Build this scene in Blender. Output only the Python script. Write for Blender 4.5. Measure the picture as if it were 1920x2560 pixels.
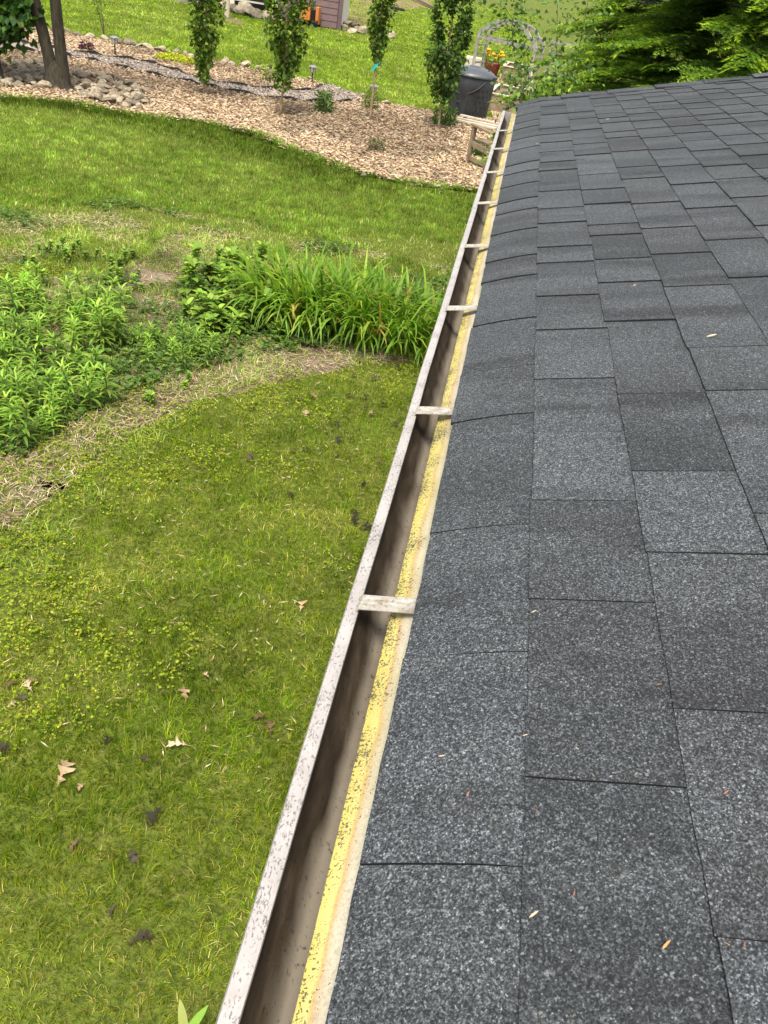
import bpy, math, random
import numpy as np
from mathutils import Vector, Matrix, Euler
random.seed(7); rng = np.random.default_rng(7)
S = bpy.context.scene
for o in list(bpy.data.objects): bpy.data.objects.remove(o)
COL = S.collection
R = math.radians

# ------------------------------------------------------------------ camera
FPX = 2015.1                                   # focal length in photo pixels (1920 x 2560)
CAM = np.array([-.0044, 0, .6466])
FW = np.array([-.0534, .8237, -.5645]); UP = np.array([-.2123, .5431, .8124]); RT = np.array([.9758, .1632, .1458])
FW = FW/np.linalg.norm(FW); RT = RT-FW*(RT@FW); RT = RT/np.linalg.norm(RT); UP = np.cross(RT, FW)
cd = bpy.data.cameras.new('camera'); cam = bpy.data.objects.new('camera', cd); COL.objects.link(cam)
cd.sensor_fit = 'VERTICAL'; cd.sensor_height = 36; cd.lens = FPX/2560*36; cd.clip_start = .02; cd.clip_end = 900
M = Matrix.Identity(4)
for i in range(3): M[i][0], M[i][1], M[i][2], M[i][3] = RT[i], UP[i], -FW[i], CAM[i]
cam.matrix_world = M; S.camera = cam
S.render.resolution_x = 768; S.render.resolution_y = 1024

# ------------------------------------------------------------------ light
SUN = Vector((-.02, -.45, 1.0)).normalized()    # towards the sun: behind the camera, over the roof
w = bpy.data.worlds.new('World'); S.world = w; w.use_nodes = True
nt = w.node_tree; bg = nt.nodes['Background']; sky = nt.nodes.new('ShaderNodeTexSky'); sky.sky_type = 'NISHITA'
sky.sun_disc = False; sky.sun_elevation = math.asin(SUN.z); sky.sun_rotation = math.atan2(SUN.x, SUN.y)
sky.air_density = 1.0; sky.dust_density = 3.0; sky.ozone_density = .7
hs = nt.nodes.new('ShaderNodeHueSaturation'); hs.inputs['Saturation'].default_value = .30      # thin high cloud whitens the sky
nt.links.new(sky.outputs[0], hs.inputs['Color']); nt.links.new(hs.outputs[0], bg.inputs[0]); bg.inputs[1].default_value = .15
sl = bpy.data.lights.new('sun', 'SUN'); sl.energy = 2.3; sl.angle = R(22); sl.color = (1, .94, .82)
so = bpy.data.objects.new('sun', sl); COL.objects.link(so); so.rotation_euler = (-SUN).to_track_quat('-Z', 'Y').to_euler()
so.location = (4, -4, 9)
vs = S.view_settings; vs.view_transform = 'Standard'; vs.look = 'None'; vs.exposure = 1.2; vs.gamma = 1
S.render.engine = 'CYCLES'; S.cycles.max_bounces = 6; S.cycles.transparent_max_bounces = 4

# ------------------------------------------------------------------ helpers
ZG = -2.3                                      # ground level below the eave
def ray(x, y): return RT*(x-960)/FPX - UP*(y-1280)/FPX + FW
def at(x, y, h=0.):                            # ground point (at height h above ground) seen at a photo pixel
    d = ray(x, y); t = (ZG+h-CAM[2])/d[2]; return CAM+t*d
def xy(pts): return np.array([at(*p)[:2] for p in pts])
def inpoly(P, poly):
    x, y = P[:, 0], P[:, 1]; r = np.zeros(len(P), bool); n = len(poly)
    for i in range(n):
        x1, y1 = poly[i]; x2, y2 = poly[(i+1) % n]
        if y1 == y2: continue
        c = ((y1 > y) != (y2 > y)) & (x < (x2-x1)*(y-y1)/(y2-y1)+x1); r ^= c
    return r
def pdist(P, line):                            # distance to a polyline
    d = np.full(len(P), 1e9)
    for a, b in zip(line[:-1], line[1:]):
        ab = b-a; t = np.clip(((P-a)@ab)/(ab@ab), 0, 1); d = np.minimum(d, np.linalg.norm(P-(a+t[:, None]*ab), axis=1))
    return d
def tag(o, label=None, cat=None, group=None, kind=None):
    if label: o['label'] = label
    if cat: o['category'] = cat
    if group: o['group'] = group
    if kind: o['kind'] = kind
    return o
def link(name, me, parent=None, mat=None):
    o = bpy.data.objects.new(name, me); COL.objects.link(o)
    if parent is not None: o.parent = parent
    if mat is not None: o.data.materials.append(mat)
    return o
def empty(name, loc=(0, 0, 0), rz=0, parent=None):
    o = bpy.data.objects.new(name, None); COL.objects.link(o); o.location = loc; o.rotation_euler = (0, 0, rz)
    o.empty_display_size = .1
    if parent is not None: o.parent = parent
    return o
def npmesh(name, V, F, col=None, smooth=False):          # V (n,3)  F (m,3)
    me = bpy.data.meshes.new(name); V = np.asarray(V, np.float32); F = np.asarray(F, np.int32)
    me.vertices.add(len(V)); me.vertices.foreach_set('co', V.ravel())
    k = F.shape[1]; me.loops.add(F.size); me.loops.foreach_set('vertex_index', F.ravel())
    me.polygons.add(len(F)); me.polygons.foreach_set('loop_start', np.arange(0, F.size, k, dtype=np.int32))
    try: me.polygons.foreach_set('loop_total', np.full(len(F), k, np.int32))
    except Exception: pass
    if col is not None:
        a = me.color_attributes.new('Col', 'FLOAT_COLOR', 'POINT')
        c = np.ones((len(V), 4), np.float32); c[:, :3] = col; a.data.foreach_set('color', c.ravel())
    me.update(calc_edges=True); me.validate()
    if smooth: me.polygons.foreach_set('use_smooth', np.ones(len(me.polygons), bool))
    return me
class MB:                                                # small hand-made meshes
    def __init__(s): s.v = []; s.f = []
    def box(s, c, d, m=None):                            # centre, size, optional 3x3 orientation
        b = len(s.v)
        for i in (-1, 1):
            for j in (-1, 1):
                for k in (-1, 1):
                    p = Vector((i*d[0]/2, j*d[1]/2, k*d[2]/2))
                    if m is not None: p = m @ p
                    s.v.append(p+Vector(c))
        s.f += [tuple(b+q for q in f) for f in ((0, 1, 3, 2), (4, 6, 7, 5), (0, 4, 5, 1), (2, 3, 7, 6), (0, 2, 6, 4), (1, 5, 7, 3))]; return s
    def bar(s, a, b, w, h, up=(0, 0, 1)):                # beam from a to b
        a, b = Vector(a), Vector(b); d = b-a; L = d.length; d.normalize(); u = Vector(up)
        sd = d.cross(u)
        if sd.length < 1e-3: sd = d.cross(Vector((1, 0, 0)))
        sd.normalize(); u = sd.cross(d)
        return s.box((a+b)/2, (w, L, h), Matrix((sd, d, u)).transposed())
    def tube(s, pts, rad, n=7, cap=True):
        pts = [Vector(p) for p in pts]; b0 = len(s.v)
        for i, p in enumerate(pts):
            d = (pts[min(i+1, len(pts)-1)]-pts[max(i-1, 0)]).normalized()
            a = d.cross(Vector((0, 1, .01))).normalized(); c = d.cross(a)
            r = rad[i] if hasattr(rad, '__len__') else rad
            for k in range(n):
                t = 2*math.pi*k/n; s.v.append(p+(a*math.cos(t)+c*math.sin(t))*r)
        for i in range(len(pts)-1):
            for k in range(n):
                q = b0+i*n; s.f.append((q+k, q+(k+1) % n, q+n+(k+1) % n, q+n+k))
        if cap: s.f.append(tuple(b0+k for k in range(n))); s.f.append(tuple(b0+(len(pts)-1)*n+k for k in range(n))[::-1])
        return s
    def lathe(s, prof, n=20, c=(0, 0, 0), sq=0):         # profile [(r,z)], sq>0 squares the section
        b0 = len(s.v)
        for r, z in prof:
            for k in range(n):
                t = 2*math.pi*k/n; q = 1/(abs(math.cos(t))**8+abs(math.sin(t))**8)**(1/8) if sq else 1
                q = 1+(q-1)*sq; s.v.append(Vector((c[0]+r*q*math.cos(t), c[1]+r*q*math.sin(t), c[2]+z)))
        for i in range(len(prof)-1):
            for k in range(n):
                q = b0+i*n; s.f.append((q+k, q+(k+1) % n, q+n+(k+1) % n, q+n+k))
        s.f.append(tuple(b0+k for k in range(n))[::-1]); s.f.append(tuple(b0+(len(prof)-1)*n+k for k in range(n)))
        return s
    def mesh(s, name, smooth=False):
        me = bpy.data.meshes.new(name); me.from_pydata([tuple(p) for p in s.v], [], s.f); me.update()
        import bmesh
        bm = bmesh.new(); bm.from_mesh(me); bmesh.ops.recalc_face_normals(bm, faces=bm.faces); bm.to_mesh(me); bm.free()
        if smooth: me.polygons.foreach_set('use_smooth', [True]*len(me.polygons))
        return me
    def build(s, name, mat, parent=None, smooth=False, bevel=0):
        o = link(name, s.mesh(name, smooth), parent, mat)
        if bevel:
            b = o.modifiers.new('bevel', 'BEVEL'); b.width = bevel; b.segments = 2; b.limit_method = 'ANGLE'
        return o
def frame(n):                                            # unit vectors, (N,3)
    return n/np.maximum(np.linalg.norm(n, axis=1, keepdims=True), 1e-9)
def blades(P, H, W, lean, col, az=None, seg2=True):      # grass blades: N x (5 verts, 3 tris)
    N = len(P); az = rng.uniform(0, 2*np.pi, N) if az is None else az
    d = np.stack([np.cos(az), np.sin(az), np.zeros(N)], 1); s = np.stack([-d[:, 1], d[:, 0], np.zeros(N)], 1)
    tw = rng.uniform(-.9, .9, N)[:, None]; s = frame(s+d*tw)
    z = np.array([0, 0, 1.])
    m = P+z*(H*.55)[:, None]+d*(H*lean*.25)[:, None]; t = P+z*(H*(1-.35*lean))[:, None]+d*(H*lean)[:, None]
    hw = (W/2)[:, None]
    if seg2:
        V = np.stack([P-s*hw, P+s*hw, m-s*hw*.8, m+s*hw*.8, t], 1).reshape(-1, 3)
        F = (np.array([[0, 1, 3], [0, 3, 2], [2, 3, 4]])[None]+(np.arange(N)*5)[:, None, None]).reshape(-1, 3); k = 5
    else:
        V = np.stack([P-s*hw, P+s*hw, t], 1).reshape(-1, 3)
        F = (np.array([[0, 1, 2]])[None]+(np.arange(N)*3)[:, None, None]).reshape(-1, 3); k = 3
    return V, F, np.repeat(col, k, 0)
def leaves(P, D, Nn, L, W, col, fold=.25):               # diamond leaves folded on the midrib
    D = frame(D); s = frame(np.cross(D, Nn)); n = np.cross(s, D); L = L[:, None]; W = W[:, None]
    V = np.stack([P, P+D*L*.45+s*W*.5+n*W*fold, P+D*L, P+D*L*.45-s*W*.5+n*W*fold], 1).reshape(-1, 3)
    N = len(P); F = (np.array([[0, 1, 2], [0, 2, 3]])[None]+(np.arange(N)*4)[:, None, None]).reshape(-1, 3)
    return V, F, np.repeat(col, 4, 0)
def arcs(P, D, L, W, droop, col, k=5):                   # long strap or lance leaves, arching, k segments
    N = len(P); D = frame(D); s = frame(np.cross(D, np.array([0, 0, 1.])+1e-3)); out = []; p = P.copy(); d = D.copy()
    prof = np.sin(np.pi*np.linspace(.18, 1, k+1))**.75
    for i in range(k+1):
        hw = (W*prof[i]/2)[:, None]
        if i == k: hw = hw*0+W[:, None]*.03
        out += [p-s*hw, p+s*hw]
        if i < k:
            p = p+d*(L/k)[:, None]; d = frame(d-np.array([0, 0, 1.])*(droop*(i+1)/k)[:, None])
    V = np.stack(out, 1).reshape(-1, 3)
    f = np.concatenate([[[2*i, 2*i+1, 2*i+3], [2*i, 2*i+3, 2*i+2]] for i in range(k)])
    F = (f[None]+(np.arange(N)*2*(k+1))[:, None, None]).reshape(-1, 3)
    return V, F, np.repeat(col, 2*(k+1), 0)
def merge(parts):
    V = []; F = []; Cc = []; n = 0
    for v, f, c in parts: V.append(v); F.append(f+n); Cc.append(c); n += len(v)
    return np.concatenate(V), np.concatenate(F), np.concatenate(Cc)
def mixc(cols, wts, N, var=.18):                         # N colours drawn from a palette with jitter
    cols = np.array(cols, float); i = rng.choice(len(cols), N, p=np.array(wts)/sum(wts))
    return np.clip(cols[i]*np.exp(rng.normal(0, var, (N, 1)))*np.exp(rng.normal(0, .06, (N, 3))), .003, .9)
def vnoise(P, sc, seed=0):                               # smooth value noise on 2-D points, 0..1
    q = P*sc; i = np.floor(q).astype(int); f = q-i; f = f*f*(3-2*f)
    def h(a, b): v = np.sin(a*127.1+b*311.7+seed*17.3)*43758.5453; return v-np.floor(v)
    return ((h(i[:, 0], i[:, 1])*(1-f[:, 0])+h(i[:, 0]+1, i[:, 1])*f[:, 0])*(1-f[:, 1]) +
            (h(i[:, 0], i[:, 1]+1)*(1-f[:, 0])+h(i[:, 0]+1, i[:, 1]+1)*f[:, 0])*f[:, 1])

# ------------------------------------------------------------------ materials
class NT:
    def __init__(s, name):
        s.m = bpy.data.materials.new(name); s.m.use_nodes = True; s.t = s.m.node_tree; s.n = s.t.nodes; s.l = s.t.links
        s.b = s.n['Principled BSDF']; s.out = s.n['Material Output']
    def new(s, t, **k):
        n = s.n.new('ShaderNode'+t)
        for a, v in k.items(): setattr(n, a, v)
        return n
    def pos(s, scale=(1, 1, 1), obj=False):
        m = s.new('Mapping'); m.inputs['Scale'].default_value = scale
        src = s.new('TexCoord').outputs['Object'] if obj else s.new('NewGeometry').outputs['Position']
        s.l.new(src, m.inputs[0]); return m.outputs[0]
    def noise(s, vec, scale, detail=3, rough=.55):
        n = s.new('TexNoise'); n.inputs['Scale'].default_value = scale; n.inputs['Detail'].default_value = detail
        n.inputs['Roughness'].default_value = rough; s.l.new(vec, n.inputs['Vector']); return n.outputs['Fac']
    def vor(s, vec, scale, out='Color'):
        n = s.new('TexVoronoi'); n.inputs['Scale'].default_value = scale; s.l.new(vec, n.inputs['Vector']); return n.outputs[out]
    def ramp(s, fac, stops, interp='LINEAR'):
        n = s.new('ValToRGB'); n.color_ramp.interpolation = interp; e = n.color_ramp.elements
        while len(e) < len(stops): e.new(.5)
        for q, (p, c) in zip(e, stops): q.position = p; q.color = (*c, 1) if hasattr(c, '__len__') else (c, c, c, 1)
        s.l.new(fac, n.inputs[0]); return n.outputs[0]
    def mix(s, fac, a, b, mode='MIX'):
        n = s.new('Mix', data_type='RGBA', blend_type=mode)
        for v, i in ((fac, 0), (a, 6), (b, 7)):
            if hasattr(v, 'is_linked'): s.l.new(v, n.inputs[i])
            elif i == 0: n.inputs[0].default_value = v
            else: n.inputs[i].default_value = (*v, 1)
        return n.outputs[2]
    def math(s, op, a, b=0.):
        n = s.new('Math', operation=op)
        for v, i in ((a, 0), (b, 1)):
            if hasattr(v, 'is_linked'): s.l.new(v, n.inputs[i])
            else: n.inputs[i].default_value = v
        return n.outputs[0]
    def bump(s, h, st=.5, dist=.002):
        n = s.new('Bump'); n.inputs['Strength'].default_value = st; n.inputs['Distance'].default_value = dist
        s.l.new(h, n.inputs['Height']); s.l.new(n.outputs[0], s.b.inputs['Normal'])
    def done(s, col, rough=.8, spec=.3):
        if hasattr(col, 'is_linked'): s.l.new(col, s.b.inputs['Base Color'])
        else: s.b.inputs['Base Color'].default_value = (*col, 1)
        s.b.inputs['Roughness'].default_value = rough; s.b.inputs['Specular IOR Level'].default_value = spec; return s.m
def m_leaf(name, trans=.35, gloss=.12, rnd=0., tint=None):       # uses the 'Col' attribute
    t = NT(name); a = t.new('Attribute', attribute_name='Col'); c = a.outputs['Color']
    if tint is not None: c = t.mix(1., c, tint, 'MULTIPLY')
    if rnd:
        r = t.ramp(t.new('ObjectInfo').outputs['Random'], [(0, 1-rnd), (1, 1+rnd)]); c = t.mix(1., c, r, 'MULTIPLY')
    d = t.new('BsdfDiffuse'); tr = t.new('BsdfTranslucent'); g = t.new('BsdfGlossy'); g.inputs['Roughness'].default_value = .6
    t.l.new(c, d.inputs[0]); c2 = t.mix(1., c, (1.25, 1.25, .6), 'MULTIPLY'); t.l.new(c2, tr.inputs[0])
    g.inputs[0].default_value = (.9, .95, 1, 1)
    m1 = t.new('MixShader'); m1.inputs[0].default_value = trans; t.l.new(d.outputs[0], m1.inputs[1]); t.l.new(tr.outputs[0], m1.inputs[2])
    m2 = t.new('MixShader'); m2.inputs[0].default_value = gloss*.3; t.l.new(m1.outputs[0], m2.inputs[1]); t.l.new(g.outputs[0], m2.inputs[2])
    t.l.new(m2.outputs[0], t.out.inputs[0]); return t.m
def m_col(name, rough=.9, rnd=0.):                                # opaque, from the 'Col' attribute
    t = NT(name); c = t.new('Attribute', attribute_name='Col').outputs['Color']
    if rnd:
        r = t.ramp(t.new('ObjectInfo').outputs['Random'], [(0, 1-rnd), (1, 1+rnd)]); c = t.mix(1., c, r, 'MULTIPLY')
    return t.done(c, rough, .2)
def m_two(name, a, b, scale=6, rough=.85, bump=0., rnd=0., stretch=(1, 1, 1), obj=True, spec=.3, detail=4):
    t = NT(name); p = t.pos(stretch, obj); n = t.noise(p, scale, detail); c = t.ramp(n, [(.3, a), (.7, b)])
    if rnd:
        r = t.ramp(t.new('ObjectInfo').outputs['Random'], [(0, 1-rnd), (1, 1+rnd)]); c = t.mix(1., c, r, 'MULTIPLY')
    if bump: t.bump(t.noise(p, scale*3, 4), .6, bump)
    return t.done(c, rough, spec)
MT = {}
def lawn_mat():
    t = NT('lawn_turf'); p = t.pos(); a = t.noise(p, .9, 4); b = t.noise(p, 38, 3, .7); f = t.noise(p, 9, 3)
    c = t.ramp(a, [(.3, (.0978, .1323, .0176)), (.7, (.1380, .1667, .0240))])
    c = t.mix(t.ramp(f, [(.5, 0.), (.72, .55)]), c, (.1840, .1725, .0480)); c = t.mix(t.ramp(b, [(.35, .75), (.6, 0.)]), c, (.0322, .0460, .0096))
    t.bump(b, .9, .03); return t.done(c, .95, .1)
def soil_mat():
    t = NT('bare_soil'); p = t.pos(); a = t.noise(p, 2.2, 4); b = t.noise(p, 45, 4, .7)
    c = t.ramp(a, [(.35, (.12, .088, .055)), (.65, (.26, .205, .135))]); c = t.mix(t.ramp(b, [(.35, .7), (.6, 0.)]), c, (.04, .03, .02))
    t.bump(b, .9, .02); return t.done(c, .95, .1)
def mulch_mat():
    t = NT('mulch_ground'); p = t.pos((1, 1.7, 1)); a = t.noise(p, 1.1, 3); b = t.noise(p, 26, 4, .75); v = t.vor(p, 30)
    c = t.ramp(b, [(.3, (.0798, .0475, .0277)), (.55, (.2713, .1898, .1187)), (.75, (.3990, .3006, .2057))]); c = t.mix(t.ramp(a, [(.35, .0), (.7, .45)]), c, (.1357, .0870, .0553))
    t.bump(b, 1., .05); return t.done(c, .95, .1)
def gravel_mat():
    t = NT('gravel'); p = t.pos(); v = t.vor(p, 45); bw = t.new('RGBToBW'); t.l.new(v, bw.inputs[0])
    c = t.ramp(bw.outputs[0], [(.1, (.15, .12, .10)), (.5, (.28, .235, .20)), (.9, (.42, .36, .31))]); a = t.noise(p, 1.5, 3)
    c = t.mix(t.ramp(a, [(.4, 0.), (.7, .4)]), c, (.30, .22, .15)); t.bump(bw.outputs[0], .8, .02); return t.done(c, .95, .1)
MT['lawn'] = lawn_mat(); MT['soil'] = soil_mat(); MT['mulch'] = mulch_mat(); MT['gravel'] = gravel_mat()
def shingle_mat():
    t = NT('shingle_granules'); p = t.pos(); oi = t.new('ObjectInfo').outputs['Random']
    base = t.ramp(oi, [(0, (.024, .027, .029)), (.22, (.034, .038, .041)), (.45, (.028, .029, .031)), (.62, (.044, .049, .053)), (.82, (.034, .037, .040)), (1, (.058, .064, .069))])
    # blended colour drops along each strip
    off = t.new('CombineXYZ'); t.l.new(t.math('MULTIPLY', oi, 37.), off.inputs[0]); ad = t.new('VectorMath', operation='ADD')
    t.l.new(p, ad.inputs[0]); t.l.new(off.outputs[0], ad.inputs[1])
    st = t.new('Mapping'); st.inputs['Scale'].default_value = (.22, 1, .22); t.l.new(ad.outputs[0], st.inputs[0])
    n1 = t.noise(st.outputs[0], 7, 2, .5); base = t.mix(t.ramp(n1, [(.42, 0.), (.62, .7)]), base, (.056, .061, .065))
    n2 = t.noise(st.outputs[0], 9.5, 2, .5); base = t.mix(t.ramp(n2, [(.53, 0.), (.70, .75)]), base, (.0172, .0174, .0196))
    cell = t.new('RGBToBW'); t.l.new(t.vor(p, 720), cell.inputs[0])
    mid = t.math('ADD', t.math('MULTIPLY', t.noise(p, 330, 2, .6), .75), t.math('MULTIPLY', t.noise(p, 120, 2, .6), .25)); base = t.mix(1., base, t.ramp(mid, [(.38, .45), (.5, .95), (.62, 1.85)]), 'MULTIPLY')
    c = t.mix(1., base, t.ramp(cell.outputs[0], [(.15, .30), (.5, .86), (.78, 1.8), (.95, 3.6)]), 'MULTIPLY')
    big = t.new('RGBToBW'); t.l.new(t.vor(p, 460), big.inputs[0]); c = t.mix(t.ramp(big.outputs[0], [(.87, 0.), (.94, .65)]), c, (.1857, .1945, .1961))
    c = t.mix(t.ramp(t.noise(p, 420, 2), [(.32, .7), (.46, 0.)]), c, (.0080, .0081, .0095))
    brn = t.noise(p, 30, 3); c = t.mix(t.ramp(brn, [(.62, 0.), (.8, .25)]), c, (.0663, .0536, .0338))
    t.bump(t.math('ADD', t.noise(p, 420, 2), cell.outputs[0]), .8, .0016); return t.done(c, .78, .32)
MT['shingle'] = shingle_mat()
MT['cutedge'] = m_two('asphalt_cut_edge', (.008, .008, .008), (.013, .013, .013), 60)
MT['felt'] = m_two('roof_underlay', (.008, .008, .009), (.014, .014, .015), 40)
def flashing_mat():
    t = NT('stained_flashing'); g = t.new('NewGeometry').outputs['Position']; sx = t.new('SeparateXYZ'); t.l.new(g, sx.inputs[0]); p = t.pos((1, .35, 1))
    u = t.math('DIVIDE', t.math('ADD', sx.outputs[0], .0255), .032)               # 0 at the drip lip, 1 under the shingles
    u = t.math('ADD', u, t.math('MULTIPLY', t.math('SUBTRACT', t.noise(p, 26, 3), .5), .55))
    c = t.ramp(u, [(.0, (.45, .37, .085)), (.42, (.47, .40, .145)), (.53, (.3870, .2656, .1080)), (.64, (.3784, .3112, .2088)), (.80, (.4300, .3860, .2880))])
    c = t.mix(1., c, t.ramp(t.noise(t.pos(), 300, 3, .7), [(.3, .72), (.6, 1.08)]), 'MULTIPLY')
    y = t.ramp(t.noise(t.pos((.2, 1, .2)), 1.4, 3), [(.45, 0.), (.62, .6)]); c = t.mix(y, c, (.3013, .2502, .0662))
    p2 = t.pos(); sp = t.math('ADD', t.noise(p2, 300, 3, .75), t.math('MULTIPLY', t.math('SUBTRACT', .42, u), .16))
    sp = t.math('ADD', sp, t.math('MULTIPLY', t.math('SUBTRACT', t.noise(p2, 14, 2), .5), .35))
    c = t.mix(t.ramp(sp, [(.555, 0.), (.60, .92)]), c, (.0354, .0340, .0233)); c = t.mix(t.ramp(t.noise(p2, 60, 4), [(.6, 0.), (.8, .35)]), c, (.2658, .1787, .0580))
    t.bump(t.noise(p2, 160, 3), .3, .001); return t.done(c, .75, .3)
MT['flash'] = flashing_mat()
def lip_mat():
    t = NT('white_aluminium_speckled'); p = t.pos(); p2 = t.pos((1, .5, 1)); c = t.ramp(t.noise(p, 22, 4), [(.3, (.2664, .2438, .2290)), (.7, (.3383, .3170, .2996))])
    s = t.math('ADD', t.noise(p2, 430, 3, .7), t.math('MULTIPLY', t.math('SUBTRACT', t.noise(p, 14, 3), .5), .40)); c = t.mix(t.ramp(s, [(.555, 0.), (.63, .75)]), c, (.0648, .0557, .0505))
    c = t.mix(t.ramp(t.noise(p, 70, 4), [(.55, 0.), (.8, .4)]), c, (.2375, .1881, .1347)); return t.done(c, .45, .4)
MT['lip'] = lip_mat()
def trough_mat():
    t = NT('dirty_gutter_inside_lit_floor'); p = t.pos((1, .25, 1)); q = t.pos((.5, .5, 1.2)); a = t.noise(p, 60, 5, .6)
    c = t.ramp(a, [(.3, (.0146, .0099, .0058)), (.55, (.0384, .0267, .0159)), (.78, (.0732, .0548, .0367))])
    z = t.new('SeparateXYZ'); t.l.new(t.new('NewGeometry').outputs['Position'], z.inputs[0])
    h = t.math('ADD', t.math('DIVIDE', t.math('ADD', z.outputs[2], .134), .045), t.math('MULTIPLY', t.math('SUBTRACT', t.noise(q, 14, 3), .5), 1.0))  # floor and lower wall coloured lighter to offset the trough's shade; brown is dirt
    c = t.mix(t.ramp(h, [(.04, .95), (.25, .55), (.5, 0.)]), c, (.20, .17, .13)); s = t.noise(t.pos(), 150, 4, .7)
    c = t.mix(t.ramp(s, [(.58, 0.), (.68, .7)]), c, (.0081, .0055, .0032)); t.bump(s, .3, .001); return t.done(c, .6, .35)
MT['trough'] = trough_mat()
def strap_mat():
    t = NT('dirty_white_strap'); p = t.pos(); c = t.ramp(t.noise(p, 50, 4), [(.35, (.2422, .2119, .1665)), (.65, (.3557, .3406, .3103))])
    c = t.mix(t.ramp(t.noise(p, 180, 4, .7), [(.5, 0.), (.66, .75)]), c, (.0832, .0643, .0454)); return t.done(c, .6, .3)
MT['strap'] = strap_mat()
MT['fascia'] = m_two('house_trim', (.35, .33, .30), (.42, .40, .37), 5)
MT['housewall'] = m_two('house_siding', (.30, .28, .25), (.36, .34, .31), 8)
MT['bark'] = m_two('grey_bark', (.0224, .0178, .0112), (.0693, .0568, .0383), 22, .95, .03, stretch=(1, 1, .25))
MT['sapbark'] = m_two('sapling_bark', (.20, .13, .07), (.34, .25, .15), 30, .9, .004)
MT['twig'] = m_two('twig_bark', (.045, .032, .022), (.10, .075, .05), 30, .9)
MT['rock'] = m_two('field_stone', (.15, .115, .075), (.38, .315, .225), 5.5, .9, .02, rnd=.45)
MT['weathered'] = m_two('weathered_wood', (.1440, .1054, .0640), (.2592, .1972, .1280), 9, .85, .003, stretch=(1, 1, 1))
MT['paleboard'] = m_two('pale_lumber', (.42, .35, .26), (.60, .53, .42), 8, .8, .002)
MT['arbor'] = m_two('greyed_white_wood', (.1632, .1496, .1292), (.3128, .2924, .2584), 9, .85, .003)
MT['binplastic'] = m_two('black_plastic', (.016, .017, .019), (.032, .034, .037), 5, .48, spec=.5)
MT['edging'] = m_two('black_edging_plastic', (.012, .012, .013), (.03, .03, .032), 8, .5)
MT['chip'] = m_col('wood_chip', .9); MT['straw'] = m_col('dry_straw', .85)
MT['grass'] = m_leaf('grass_blade', .42, .0); MT['leaf'] = m_leaf('foliage', .40, .05); MT['leafr'] = m_leaf('foliage_varied', .40, .06, .34)
MT['needle'] = m_leaf('conifer_needle', .42, .03)
MT['dryleaf'] = m_col('dry_leaf', .8, .25)

# ------------------------------------------------------------------ ground
def poly_sheet(name, poly, z, mat, kind='structure', th=0., res=None):
    me = bpy.data.meshes.new(name); P = [(float(a), float(b), ZG+z) for a, b in poly]; n = len(P)
    import bmesh
    bm = bmesh.new(); vv = [bm.verts.new(p) for p in P]; bm.faces.new(vv); bmesh.ops.triangulate(bm, faces=bm.faces[:])
    bmesh.ops.recalc_face_normals(bm, faces=bm.faces); bm.to_mesh(me); bm.free()
    if me.polygons[0].normal.z < 0: me.flip_normals()
    o = link(name, me, None, mat); o['kind'] = kind; return o
def wob(line, amp, step):                               # roughen a polyline
    out = []
    for a, b in zip(line[:-1], line[1:]):
        n = max(1, int(np.linalg.norm(b-a)/step))
        for i in range(n): out.append(a+(b-a)*i/n+rng.normal(0, amp, 2))
    out.append(line[-1]); return np.array(out)
g = 600.
lawn = link('lawn', npmesh('lawn', [(-g, -g, ZG), (g, -g, ZG), (g, g, ZG), (-g, g, ZG)], [(0, 1, 2, 3)]), None, MT['lawn']); lawn['kind'] = 'structure'
NEAR = xy([(1180, 880), (1065, 893), (860, 925), (700, 945), (540, 1000), (430, 1090), (300, 1190), (180, 1340), (60, 1540), (-120, 1800), (-400, 2300)])
BEDTOP = xy([(-320, 690), (-120, 640), (0, 600), (150, 585), (300, 575), (420, 565), (540, 600), (660, 650), (830, 655), (1180, 665)])
bed = np.concatenate([wob(NEAR, .05, .3), wob(BEDTOP[::-1], .08, .35)[::-1][::-1]])
SOIL = xy([(1180, 880), (1065, 897), (860, 925), (700, 945), (560, 985), (430, 1040), (300, 1110), (160, 1230), (40, 1330), (-140, 1460), (-420, 1800)])
SOILTOP = xy([(-320, 800), (0, 720), (150, 700), (300, 700), (380, 650), (400, 600), (450, 585), (490, 640), (560, 700), (830, 700), (1180, 710)])
soilpoly = np.concatenate([wob(SOIL, .13, .22), wob(SOILTOP, .10, .3)])
poly_sheet('garden_soil', soilpoly, .004, MT['soil'])
MLOW = xy([(-320, 215), (0, 243), (200, 262), (350, 290), (500, 308), (640, 335), (720, 370), (800, 400), (900, 435), (1000, 455), (1100, 468), (1200, 478), (1330, 490)])
MUP = xy([(1420, 330), (1180, 290), (1050, 275), (960, 262), (860, 228), (780, 203), (640, 178), (500, 147), (380, 125), (250, 100), (150, 82), (0, 60), (-320, 10)])
mul = np.concatenate([wob(MLOW, .10, .22), wob(MUP, .05, .5)]); MULP = np.concatenate([MLOW, MUP])
poly_sheet('mulch_bed', mul, .012, MT['mulch'])
EUP = xy([(-150, 78), (0, 100), (120, 120), (262, 142), (347, 154), (386, 162), (444, 181), (521, 203), (633, 220), (700, 226), (770, 228), (800, 219), (815, 211)])
ELO = xy([(-150, 96), (0, 122), (100, 133), (170, 143), (216, 151), (340, 179), (417, 197), (502, 214), (535, 221), (647, 243), (759, 255), (850, 258), (898, 254)])
PATHP = np.concatenate([EUP, xy([(850, 222), (905, 240)]), ELO[::-1]])
poly_sheet('gravel_path', PATHP, .022, MT['gravel'])
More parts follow.
